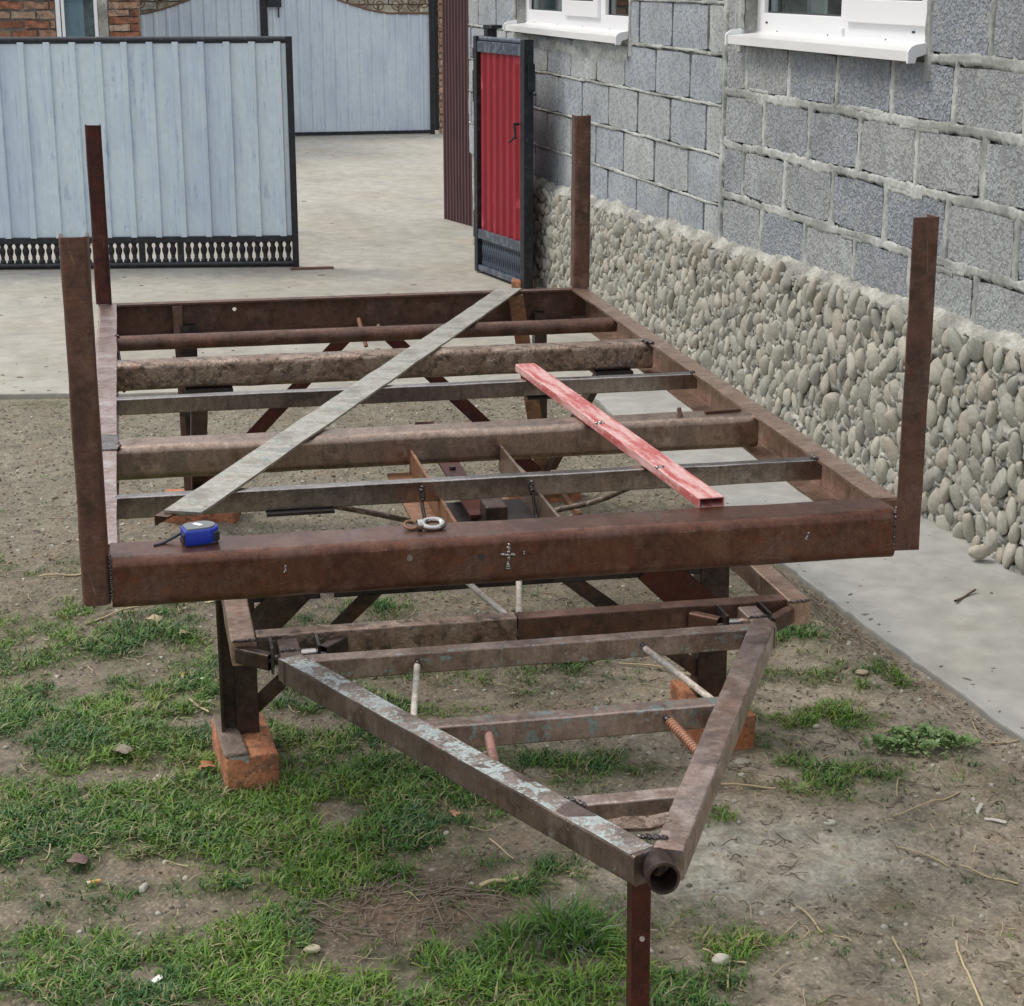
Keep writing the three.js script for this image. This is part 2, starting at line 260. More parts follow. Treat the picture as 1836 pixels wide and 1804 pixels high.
M.sill = std({ roughness: 0.35, map: tex(256, 256, (u, v) => mul3([232, 233, 232], 0.95 + 0.06 * fbm(u * 6, v * 20, [6, 20], 621, 4))) });
M.glass = new THREE.MeshPhysicalMaterial({ transmission: 1, thickness: 0, roughness: 0.02, ior: 1.5, color: 0xdfe8ea });
M.inner = std({ color: new THREE.Color().setRGB(0.25, 0.23, 0.2) });
M.curtain = std({ color: new THREE.Color().setRGB(0.6, 0.58, 0.52), roughness: 1, side: THREE.DoubleSide });
M.gasket = std({ color: new THREE.Color().setRGB(0.03, 0.03, 0.035), roughness: 0.6 });
const concTex = (base, dark, s, warm) => tex(2048, 2048, (u, v) => {
  const a = fbm(u * 5, v * 5, 5, s, 6, 0.6), b = fbm(u * 60, v * 60, 60, s + 3, 4, 0.6), c = fbm(u * 14, v * 50, [14, 50], s + 7, 4, 0.55);
  let q = lerp3(base, dark, sm(0.4, 0.72, a)); q = lerp3(q, warm, sm(0.5, 0.75, fbm(u * 8, v * 8, 8, s + 11, 4)) * 0.6);
  q = mul3(q, 0.86 + 0.2 * b + 0.1 * c); const ck = Math.abs(fbm(u * 4, v * 4, 4, s + 23, 5, 0.6) - 0.5); if (s < 640 && ck < 0.0018 && fbm(u * 3, v * 3, 3, s + 29, 2) > 0.55) q = mul3(q, 0.82); const sp = vn(u * 420, v * 420, 420, s + 19); if (sp > 0.985) q = mul3(q, 0.6); else if (sp < 0.012) q = mul3(q, 1.15);
  return q;
});
const concBump = tex(1024, 1024, (u, v) => 0.5 * fbm(u * 30, v * 30, 30, 641, 4, 0.6) + 0.3 * fbm(u * 8, v * 30, [8, 30], 645, 4) + 0.2 * fbm(u * 160, v * 160, 160, 643, 2), false);
M.yard = std({ roughness: 0.92, map: concTex([160, 157, 148], [148, 144, 135], 631, [156, 150, 137]), bumpMap: concBump, bumpScale: 0.006 });
M.path = std({ roughness: 0.92, map: concTex([160, 160, 155], [146, 146, 140], 651, [154, 151, 142]), bumpMap: concBump, bumpScale: 0.005 });
M.tread = std({ roughness: 0.9, color: new THREE.Color().setRGB(0.16, 0.09, 0.06) });
// ---------------------------------------------------------------- ground, concrete
// grass cover at a place (0..1) and bare-soil tone, shared by the soil texture and the blades
const PATCH = [[-0.09, -1.59, 0.3, 0.2, 0.8], [-0.19, -1.0, 0.42, 0.34, 0.9], [0.1, -0.9, 0.3, 0.22, 0.55], [0.42, -0.8, 0.3, 0.22, 1.2], [-0.11, -0.38, 0.4, 0.26, 1.25], [0.33, -0.36, 0.34, 0.22, 1.2], [0.46, -0.06, 0.22, 0.15, 1.0],
  [-0.05, 0.25, 0.4, 0.2, 0.9], [0.34, 0.42, 0.36, 0.16, 1.1], [0.72, 0.56, 0.3, 0.14, 1.0], [0.75, 0.34, 0.14, 0.1, 1.6], [0.75, 0.11, 0.1, 0.05, 1.1], [0.83, 0.09, 0.08, 0.06, 0.9], [0.95, -0.45, 0.16, 0.08, 0.6], [1.23, -0.1, 0.09, 0.08, 1.2], [1.09, 0.42, 0.07, 0.06, 1.3],
  [1.12, -0.37, 0.08, 0.05, 1.0], [0.91, -1.02, 0.14, 0.1, 0.9], [1.11, -1.08, 0.12, 0.09, 0.9], [1.91, -0.82, 0.13, 0.09, 0.9], [1.6, -0.59, 0.18, 0.12, 0.9], [1.53, -0.28, 0.16, 0.13, 0.95], [0.98, 0.58, 0.16, 0.1, 1.1], [1.78, -1.16, 0.09, 0.08, 0.9],
  [0.65, -1.63, 0.2, 0.1, 0.8], [1.03, -1.92, 0.2, 0.12, 0.5], [1.84, -1.78, 0.06, 0.07, 0.9], [-0.29, -2.2, 0.2, 0.14, 0.4], [0.07, -1.8, 0.2, 0.12, 0.5], [0.6, -0.4, 0.3, 0.2, 0.7], [0.55, 0.1, 0.2, 0.2, 0.1], [-0.42, -4.56, 0.2, 0.08, 0.7], [0.2, -4.52, 0.5, 0.06, 0.2], [1.75, -2.0, 0.1, 0.2, 0.3], [0.62, -0.18, 0.2, 0.1, 0.7], [1.72, -0.9, 0.2, 0.15, 0.35], [1.35, -0.65, 0.2, 0.15, 0.4]];
const BARE = [[0.01, -0.59, 0.12, 0.07], [0.52, 0.17, 0.19, 0.13], [0.09, 0.07, 0.17, 0.07], [0.03, -0.12, 0.1, 0.05], [1.3, 0.12, 0.3, 0.25], [-0.13, -1.3, 0.1, 0.06], [0.75, -0.9, 0.1, 0.08], [0.77, -0.12, 0.14, 0.1], [0.12, 0.47, 0.12, 0.05]];
function cover(x, z) {
  let d = x < 0.9 ? 0.26 * sm(-1.9, -1.0, z) * sm(0.95, 0.5, x) : 0; d += 0.1 * sm(-2.6, -1.2, z);
  for (const [px, pz, a, b, s] of PATCH) { const q = ((x - px) / a) ** 2 + ((z - pz) / b) ** 2; if (q < 3) d += s * Math.exp(-q * 1.6); }
  for (const [px, pz, a, b] of BARE) { const q = ((x - px) / a) ** 2 + ((z - pz) / b) ** 2; if (q < 4) d *= 1 - 0.92 * Math.exp(-q * q * 0.8); }
  if (x > 1.93 + 0.05 * (z + 1.5) || z < -4.66 + 0.14 * (x + 0.53)) return 0;
  const n = n3(x * 7, 1.7, z * 7, 3) * 0.75 + n3(x * 17, 5.2, z * 17, 7) * 0.75 + n3(x * 45, 2.2, z * 45, 8) * 0.3;
  return clamp(d * (0.8 + 1.1 * n) + 0.12 * n);
}
const gh = (x, z) => { // ground relief in metres
  const f = sm(2.05, 1.85, x) * sm(-4.6, -4.35, z); if (f <= 0) return -0.012;
  return -0.012 + f * (0.010 + 0.012 * n3(x * 1.6, 3.3, z * 1.6, 11) + 0.006 * n3(x * 5, 1.1, z * 5, 12) + 0.0045 * n3(x * 17, 2.1, z * 17, 13) + 0.0035 * n3(x * 42, 7.1, z * 42, 14) + 0.012 * clamp(cover(x, z)) * 0.5);
};
{
  const xs = [-160, -40, -14, -5, -2.4, -1.5], zs = [-160, -60, -25, -10, -6, -5.1];
  for (let x = -1.05; x <= 2.4; x += 0.015) xs.push(x); xs.push(3, 5, 10, 25, 70, 160);
  for (let z = -4.85; z <= 1.15; z += 0.015) zs.push(z); zs.push(1.8, 4, 10, 30, 80, 160);
  const nx = xs.length, nz = zs.length, P = new Float32Array(nx * nz * 3), U = new Float32Array(nx * nz * 2), I = [];
  for (let j = 0; j < nz; j++) for (let i = 0; i < nx; i++) {
    const k = j * nx + i, x = xs[i], z = zs[j]; P.set([x, x > -1.1 && x < 2.45 && z > -4.9 && z < 1.2 ? gh(x, z) : -0.03, z], k * 3); U.set([(x + 1.2) / 4, (z + 4.9) / 6.2], k * 2);
    if (i < nx - 1 && j < nz - 1) I.push(k, k + nx, k + 1, k + 1, k + nx, k + nx + 1);
  }
  const g = new THREE.BufferGeometry(); g.setAttribute('position', new THREE.BufferAttribute(P, 3)); g.setAttribute('uv', new THREE.BufferAttribute(U, 2)); g.setIndex(I); g.computeVertexNormals();
  const map = tex(1536, 2048, (u, v) => {
    const x = u * 4 - 1.2, z = v * 6.2 - 4.9;
    const a = n3(x * 2.2, 0, z * 2.2, 20), b = n3(x * 9, 0, z * 9, 21), c = n3(x * 34, 0, z * 34, 22), e = n3(x * 110, 0, z * 110, 23), f = n3(x * 260, 0, z * 260, 24);
    const right = sm(0.7, 1.25, x) * sm(-1.6, -0.5, z);
    let q = lerp3([106, 98, 84], [126, 118, 103], clamp(0.5 + 0.3 * a + 0.3 * b)); q = lerp3(q, [154, 145, 130], right * 0.65);
    q = lerp3(q, [122, 118, 104], 0.6 * sm(-2.0, -3.0, z));
    const cem = Math.exp(-((((x - 1.22) / 0.34) ** 2 + ((z - 0.09) / 0.2) ** 2) ** 2)) * (0.75 + 0.5 * b); q = lerp3(q, [192, 189, 178], clamp(cem) * 0.95); // spilt cement
    q = lerp3(q, [98, 84, 67], sm(0.1, 0.7, 0.6 * b + 0.5 * c) * 0.45); q = lerp3(q, [118, 92, 74], Math.exp(-(((x - 0.52) / 0.22) ** 2 + ((z - 0.16) / 0.14) ** 2)) * 0.6);
    const cv = cover(x, z); q = lerp3(q, [60, 64, 38], clamp(cv * 1.2) * 0.75);
    q = mul3(q, 1 + 0.11 * c + 0.09 * e + 0.1 * f);
    if (f > 0.72) q = lerp3(q, [190, 178, 158], 0.45); return q;
  });
  const bump = tex(1536, 2048, (u, v) => { const x = u * 4 - 1.2, z = v * 6.2 - 4.9; return 0.5 + 0.24 * n3(x * 34, 0, z * 34, 22) + 0.16 * n3(x * 110, 0, z * 110, 23) + 0.12 * n3(x * 240, 0, z * 240, 24); }, false);
  for (const t of [map, bump]) t.wrapS = t.wrapT = THREE.MirroredRepeatWrapping;
  const m = meshOf('ground', g, std({ map, bumpMap: bump, bumpScale: 0.01, roughness: 1 })); m.userData.kind = 'structure'; scene.add(m);
}
// concrete slabs with a slightly uneven edge: front edge of the yard at z = -4.55, path along the house
function slab(name, out, m, y = 0.012, t = 0.1) {
  const s = new THREE.Shape(); out.forEach(([x, z], i) => i ? s.lineTo(x, -z) : s.moveTo(x, -z));
  let g = new THREE.ExtrudeGeometry(s, { depth: t, bevelEnabled: true, bevelSize: 0.006, bevelThickness: 0.006, bevelSegments: 2 }); g.rotateX(-Math.PI / 2); g.translate(0, y - t - 0.006, 0);
  g.deleteAttribute('uv'); g = boxUV(g, 4); const o = meshOf(name, g, m); o.userData.kind = 'structure'; scene.add(o); return o;
}
const wob = (x0, z0, x1, z1, n, a, s) => Array.from({ length: n + 1 }, (_, i) => { const t = i / n; return [mix(x0, x1, t) + (i && i < n ? a * n3(t * n * 0.7, s, 1, 5) : 0), mix(z0, z1, t) + (i && i < n ? a * n3(t * n * 0.7, s, 9, 6) : 0)]; });
slab('concrete_yard', [...wob(-9, -5.85, 1.97, -4.35, 140, 0.025, 2), [2.9, -4.35], [2.9, -9.4], [7, -9.6], [7, -34], [-9, -34]], M.yard, 0.012);
slab('concrete_path', [...wob(2.45, 4.2, 2.02, -1.0, 150, 0.007, 4), ...wob(2.012, -1.13, 1.965, -1.95, 30, 0.007, 6), ...wob(1.965, -2.05, 1.968, -4.344, 60, 0.008, 8), [2.9, -4.344], [2.9, 4.2]], M.path, 0.007);
// ---------------------------------------------------------------- the house of concrete blocks; local z runs along its wall, local x into it
const house = thing('block_house', 'house of grey concrete blocks on a plinth of embedded river stones, with white windows', 'house', [2.37, 0, -7.1]);
house.rotation.y = Math.atan(0.046); house.userData.local = true;
const FACE = 0.055, WIN = [{ z0: -0.78, z1: 1.46, y0: 1.44, top: 2.62, back: 1.472, front: 1.464 }, { z0: 2.985, z1: 4.655, y0: 1.49, top: 2.66, back: 1.525, front: 1.517 }];
const ZA = -2.05, ZB = 9, SEAM = 2.8, TOP = 2.95, plTop = z => 0.585 + 0.018 * z;
{
  // structural wall with window openings, its face a little behind the blocks
  const s = new THREE.Shape(); s.moveTo(ZA, 0); s.lineTo(ZB, 0); s.lineTo(ZB, TOP); s.lineTo(ZA, TOP); s.lineTo(ZA, 0);
  for (const w of WIN) { const h = new THREE.Path(); h.moveTo(w.z0, w.y0); h.lineTo(w.z0, w.top); h.lineTo(w.z1, w.top); h.lineTo(w.z1, w.y0); h.lineTo(w.z0, w.y0); s.holes.push(h); }
  let g = new THREE.ExtrudeGeometry(s, { depth: 0.3, bevelEnabled: false }); g.rotateY(-Math.PI / 2); g.translate(FACE + 0.325, 0, 0);
  // after the turn local z still follows the shape's x
  part(house, 'wall', boxUV(g, 1), M.mortar);
  const X1 = 7, b = (x0, x1, y0, y1, z0, z1) => boxUV(new THREE.BoxGeometry(x1 - x0, y1 - y0, z1 - z0).translate((x0 + x1) / 2, (y0 + y1) / 2, (z0 + z1) / 2), 1);
  part(house, 'end_wall', b(FACE + 0.31, X1, 0, TOP, ZA + 0.002, ZA + 0.3), M.blockFar[1]);
  part(house, 'end_wall', b(FACE + 0.31, X1, 0, TOP, ZB - 0.3, ZB - 0.002), M.blockFar[1]);
  part(house, 'back_wall', b(X1, X1 + 0.3, 0, TOP, ZA, ZB), M.blockFar[1]);
  part(house, 'inner_floor', b(FACE + 0.31, X1, 0.6, 0.7, ZA + 0.31, ZB - 0.31), M.inner);
  part(house, 'inner_wall', b(2.6, 2.7, 0.7, TOP - 0.1, ZA + 0.31, ZB - 0.31), M.inner);
  part(house, 'ceiling', b(-0.05, X1 + 0.4, TOP + 0.002, TOP + 0.15, ZA - 0.2, ZB + 0.2), M.inner);
  const r = new THREE.Shape(); r.moveTo(-0.3, 0); r.lineTo(X1 + 0.6, 0); r.lineTo(3.6, 2.1); r.lineTo(-0.3, 0);
  let rg = new THREE.ExtrudeGeometry(r, { depth: ZB - ZA + 0.6, bevelEnabled: false }); rg.translate(0, TOP + 0.16, ZA - 0.3); part(house, 'roof', boxUV(rg, 1), M.brownSheet);
}
// blocks
function blockGeo(L, h, sd, chip) {
  const nz = 4, ny = 3, P = [], U = [], I = [], ou = rnd() * 3, ov = rnd() * 3, id = [];
  const rim = chip > 0.0075 ? [0, 0.002] : [0.0025, 0.003]; const pt = (z, y, x) => { P.push(x, y, z); U.push(z / 0.75 + ou, y / 0.75 + ov); return P.length / 3 - 1; };
  for (let j = 0; j <= ny; j++) for (let i = 0; i <= nz; i++) {
    const e = (i === 0 || i === nz || j === 0 || j === ny), cn = (i === 0 || i === nz) && (j === 0 || j === ny);
    const jx = () => chip * (rnd() - 0.5);
    let z = (i / nz - 0.5) * L + (i === 0 ? 1 : i === nz ? -1 : 0) * chip * rnd() * 0.8 + (i > 0 && i < nz ? jx() : 0), y = (j / ny - 0.5) * h + (j === 0 ? 1 : j === ny ? -1 : 0) * chip * rnd() * 0.8;
    if (cn) { z *= 0.985 - 0.02 * rnd(); y *= 0.97 - 0.05 * rnd(); }
    id.push(pt(z, y, e ? rim[0] + rim[1] * rnd() : 0.002 * (rnd() - 0.5)));
  }
  const at = (i, j) => id[j * (nz + 1) + i];
  for (let j = 0; j < ny; j++) for (let i = 0; i < nz; i++) { const a = at(i, j), b = at(i + 1, j), c = at(i, j + 1), d = at(i + 1, j + 1); I.push(a, b, c, b, d, c); }
  const ring = []; for (let i = 0; i < nz; i++) ring.push(at(i, 0)); for (let j = 0; j < ny; j++) ring.push(at(nz, j)); for (let i = nz; i > 0; i--) ring.push(at(i, ny)); for (let j = ny; j > 0; j--) ring.push(at(0, j));
  const back = ring.map(k => pt(P[k * 3 + 2], P[k * 3 + 1], 0.03));
  ring.forEach((k, n) => { const m = (n + 1) % ring.length; I.push(k, back[n], ring[m], ring[m], back[n], back[m]); });
  const g = new THREE.BufferGeometry(); g.setAttribute('position', new THREE.Float32BufferAttribute(P, 3)); g.setAttribute('uv', new THREE.Float32BufferAttribute(U, 2)); g.setIndex(I);
  return toCreasedNormals(g, 0.9);
}
{
  const full = { n: Array.from({ length: 7 }, () => blockGeo(0.422, 0.184, 1, 0.008)), f: Array.from({ length: 6 }, () => blockGeo(0.468, 0.2, 1, 0.005)) };
  const rows = [];
  [0.625, 0.84, 1.055, 1.27, 1.485, 1.70, 1.915, 2.13, 2.345, 2.56, 2.775].forEach((y, k) => rows.push({ y, h: 0.215, a: SEAM + 0.02, b: ZB, p: 0.455, o: (k % 2 ? 3.055 : 3.27), near: true }));
  [0.575, 0.785, 0.995, 1.205, 1.42, 1.63, 1.84, 2.05, 2.26, 2.47, 2.68].forEach((y, k) => rows.push({ y, h: 0.21, a: ZA, b: SEAM - 0.02, p: 0.482, o: (k % 2 ? 0.92 : 1.14), near: false }));
  const joints = { h: [], v: [] };
  for (const r of rows) {
    let segs = [[r.a, r.b]];
    for (const w of WIN) if (r.y + r.h * 0.75 > w.y0 && r.y < w.top - 0.05) segs = segs.flatMap(([a, b]) => (w.z1 < a || w.z0 > b) ? [[a, b]] : [[a, w.z0 - 0.0], [w.z1 + 0.0, b]].filter(([p, q]) => q - p > 0.06));
    const yTop = Math.min(r.y + r.h, TOP), hh = yTop - r.y;
    for (const [a, b] of segs) {
      joints.h.push([a, b, r.y, r.near]);
      for (let k = Math.floor((a - r.o) / r.p) - 1; k < (b - r.o) / r.p + 1; k++) {
        const z0 = Math.max(a, r.o + k * r.p), z1 = Math.min(b, r.o + (k + 1) * r.p); if (z1 - z0 < 0.05) continue;
        if (z0 > a + 0.01) joints.v.push([r.y, yTop, z0, r.near]);
        const isFull = z1 - z0 > r.p - 0.002 && hh > r.h - 0.002, g = isFull ? pick(r.near ? full.n : full.f) : blockGeo(z1 - z0 - (r.near ? 0.03 : 0.013), hh - (r.near ? 0.03 : 0.01), 1, r.near ? 0.008 : 0.006);
        const m = meshOf(numbered('block'), g, pick(r.near ? M.blockNear : M.blockFar)); m.position.set(FACE + 0.001 * rr(-1.5, 1.5), (r.y + yTop) / 2, (z0 + z1) / 2); m.rotation.set(rr(-0.006, 0.006), 0, 0); house.add(m);
      }
    }
  }
  // mortar in the joints: proud and smeared on the near stretch, thin on the far one
  const out = [];
  function ribbon(vert, a, b, c, wd, hgt, s) {
    const n = Math.max(4, Math.round((b - a) / 0.014)), P = [], U = [], I = [], K = 6;
    for (let i = 0; i <= n; i++) {
      const t = mix(a, b, i / n), o = 0.007 * n3(t * 5, c * 9, s, 31) * (wd / 0.03), w = wd * (1 + 0.22 * n3(t * 9, c * 7, s, 32) + 0.3 * n3(t * 38, c * 5, s, 33));
      for (let k = 0; k <= K; k++) {
        const q = k / K - 0.5, e = Math.abs(q) * 2, x = FACE + 0.0025 - (hgt + 0.0025) * (1 - Math.pow(e, 5)) - 0.0008 * n3(t * 30, q * 9, c, 34) + (k === 0 || k === K ? 0.004 : 0);
        const z = c + o + q * w * (1 + 0.35 * n3(t * 70, k > 3 ? 8 : 2, c, 35)); vert ? P.push(x, t, z) : P.push(x, z, t); U.push(vert ? z : t, vert ? t : z);
      }
      if (i < n) for (let k = 0; k < K; k++) { const p = i * (K + 1) + k, q = p + K + 1; vert ? I.push(p, p + 1, q, p + 1, q + 1, q) : I.push(p, q, p + 1, p + 1, q, q + 1); }
    }
    const g = new THREE.BufferGeometry(); g.setAttribute('position', new THREE.Float32BufferAttribute(P, 3)); g.setAttribute('uv', new THREE.Float32BufferAttribute(U, 2)); g.setIndex(I); g.computeVertexNormals(); out.push(g.toNonIndexed());
  }
  joints.h.forEach(([a, b, y, near], i) => y > 0.6 && y < 2.9 && ribbon(false, a + (near ? 0 : 0.02), b, y, near ? 0.042 : 0.015, near ? 0.0006 : 0.001, i));
  joints.v.forEach(([a, b, z, near], i) => { if (near) ribbon(true, a, b, z, 0.04 * rr(0.9, 1.2), 0.0006, i + 50); else if (rnd() < 0.3) ribbon(true, a + 0.02, b - 0.01, z, 0.012, 0.002, i + 50); });
  ribbon(true, 0.62, TOP, SEAM, 0.045, 0.003, 7); ribbon(true, 1.45, TOP, SEAM + 0.13, 0.03, 0.004, 9);
  for (const w of WIN) { ribbon(true, w.y0 - 0.05, w.top, w.z0 - 0.018, 0.05, 0.004, 11); ribbon(true, w.y0 - 0.08, w.top, w.z1 + 0.02, 0.05, 0.004, 13); }
  ribbon(false, WIN[0].z0, WIN[0].z1, 1.355, 0.07, 0.002, 90); for (let i = 0; i < 18; i++) { const z = rr(SEAM + 0.1, 7.3); const yy = 0.84 + 0.215 * Math.floor(rr(0, 3)) + rr(-0.024, 0.024); ribbon(false, z, z + rr(0.12, 0.3), yy, rr(0.02, 0.036), 0.0004, i + 200); }
  part(house, 'mortar_joints', mergeGeometries(out), M.joint);
}
// windows
function sweepFrame(z0, z1, y0, y1, w, x0, x1) { // rectangular frame, member width w, depth x0..x1
  const s = new THREE.Shape(); s.moveTo(z0, y0); s.lineTo(z1, y0); s.lineTo(z1, y1); s.lineTo(z0, y1); s.lineTo(z0, y0);
  const h = new THREE.Path(); h.moveTo(z0 + w, y0 + w); h.lineTo(z0 + w, y1 - w); h.lineTo(z1 - w, y1 - w); h.lineTo(z1 - w, y0 + w); h.lineTo(z0 + w, y0 + w); s.holes.push(h);
  const g = new THREE.ExtrudeGeometry(s, { depth: x1 - x0 - 0.008, bevelEnabled: true, bevelSize: 0.003, bevelThickness: 0.004, bevelSegments: 2 }); g.rotateY(-Math.PI / 2); g.translate(x1 - 0.004, 0, 0); return g;
}
const hb = (x0, x1, y0, y1, z0, z1, r = 0.003) => new RoundedBoxGeometry(x1 - x0, y1 - y0, z1 - z0, 2, r).translate((x0 + x1) / 2, (y0 + y1) / 2, (z0 + z1) / 2);
function addWindow(w, bays, label) {
  const win = new THREE.Group(); win.name = numbered('window'); win.userData.label = label; house.add(win);
  const F = FACE + 0.065, fw = 0.068, y1 = w.top, yb = w.back, zL = w.z0 + 0.01, zR = w.z1 - 0.01;
  const add = (n, g, m) => { const o = meshOf(numbered(n), g, m); win.add(o); return o; };
  add('frame', sweepFrame(zL, zR, yb, y1, fw, F, F + 0.06), M.pvc);
  for (const m of bays.mullions) add('mullion', hb(F - 0.001, F + 0.058, yb + fw - 0.004, y1 - fw + 0.004, m - bays.mw / 2, m + bays.mw / 2), M.pvc);
  for (const [a, b, sash] of bays.panes) {
    let c = a, d = b, e = yb + fw;
    if (sash) { add('sash', sweepFrame(a - 0.012, b + 0.012, e - 0.01, y1 - fw + 0.01, 0.075, F - 0.018, F + 0.03), M.pvc); c += 0.063; d -= 0.063; e += 0.065; }
    add('gasket', sweepFrame(c - 0.004, d + 0.004, e - 0.004, y1 - fw - (sash ? 0.065 : 0) + 0.004, 0.01, F + 0.018 - (sash ? 0.02 : 0), F + 0.03), M.gasket);
    add('pane', hb(F + 0.024, F + 0.03, e - 0.002, y1 - fw, c - 0.002, d + 0.002, 0.001), M.glass);
  }
  // reveal render on both sides and below
  for (const [za, zb] of [[w.z0 - 0.004, w.z0 + 0.009], [w.z1 - 0.009, w.z1 + 0.004]]) add('reveal', boxUV(hb(FACE + 0.012, F + 0.075, w.y0 + 0.002, w.top, za, zb), 1), M.render);
  // metal sill: sloping tray with a drip edge and end caps
  const a = w.z0 + 0.005, b = w.z1 + 0.005, xf = -0.005, xb = F + 0.004, yf = w.front - 0.012, p = new THREE.Shape();
  [[xb, yb + 0.006], [xb - 0.012, yb - 0.008], [xf, yf], [xf, yf - 0.032], [xf + 0.006, yf - 0.034], [xf + 0.006, yf - 0.008], [xb - 0.01, yb - 0.014], [xb + 0.004, yb - 0.002]].forEach(([x, y], i) => i ? p.lineTo(x, y) : p.moveTo(x, y));
  let g = new THREE.ExtrudeGeometry(p, { depth: b - a, bevelEnabled: false }); g.translate(0, 0, a); const sill = add('sill', boxUV(g, 1), M.sill);
  for (const z of [a - 0.012, b - 0.002]) { const q = new THREE.Shape(); q.moveTo(xb - 0.02, yb + 0.014); q.lineTo(xf + 0.02, yf + 0.02); q.quadraticCurveTo(xf - 0.006, yf + 0.012, xf - 0.006, yf - 0.004); q.lineTo(xf - 0.006, yf - 0.036); q.lineTo(xf + 0.018, yf - 0.036); q.lineTo(xf + 0.022, yf - 0.018); q.lineTo(xb - 0.02, yb - 0.012); q.lineTo(xb - 0.02, yb + 0.014); const e = new THREE.ExtrudeGeometry(q, { depth: 0.01, bevelEnabled: true, bevelSize: 0.002, bevelThickness: 0.002, bevelSegments: 2 }); e.translate(0, 0, z); add('sill_end_cap', e, M.pvc); }
  for (let z = a + 0.22; z < b; z += 0.5) add('screw', hb(xb - 0.006, xb + 0.001, yb - 0.004, yb + 0.004, z, z + 0.008, 0.001), M.gasket);
  // curtains behind the glass
  const cur = (z0, z1) => { const n = Math.round((z1 - z0) / 0.02), P = [], I = []; for (let i = 0; i <= n; i++) for (const y of [0.9, w.top]) P.push(F + 0.2 + 0.025 * Math.sin(i * 0.9) + 0.01 * n3(i * 0.4, y, z0), y, mix(z0, z1, i / n)); for (let i = 0; i < n; i++) I.push(2 * i, 2 * i + 1, 2 * i + 2, 2 * i + 1, 2 * i + 3, 2 * i + 2); const c = new THREE.BufferGeometry(); c.setAttribute('position', new THREE.Float32BufferAttribute(P, 3)); c.setIndex(I); c.computeVertexNormals(); add('curtain', c, M.curtain); };
  for (const [z0, z1] of bays.curtains) cur(z0, z1);
  return { win, add, F, yb };
}
addWindow(WIN[0], { mullions: [0.085, 0.815], mw: 0.1, panes: [[-0.7, 0.035], [0.135, 0.765, true], [0.865, 1.39]], curtains: [[-0.75, -0.45], [0.9, 1.1]] }, 'far white window of three lights');
{
  const { add, F, yb } = addWindow(WIN[1], { mullions: [3.865], mw: 0.075, panes: [[3.06, 3.83], [3.905, 4.58, true]], curtains: [[3.05, 3.3], [3.6, 3.84], [4.3, 4.6]] }, 'near white window of two lights');
  add('knob', hb(F - 0.012, F, yb + 0.014, yb + 0.034, 3.84, 3.862, 0.005), M.pvc);
  for (const z of [3.09, 4.42]) add('drain_slot', hb(F - 0.003, F + 0.002, yb + 0.03, yb + 0.037, z, z + 0.02, 0.001), M.gasket);
}
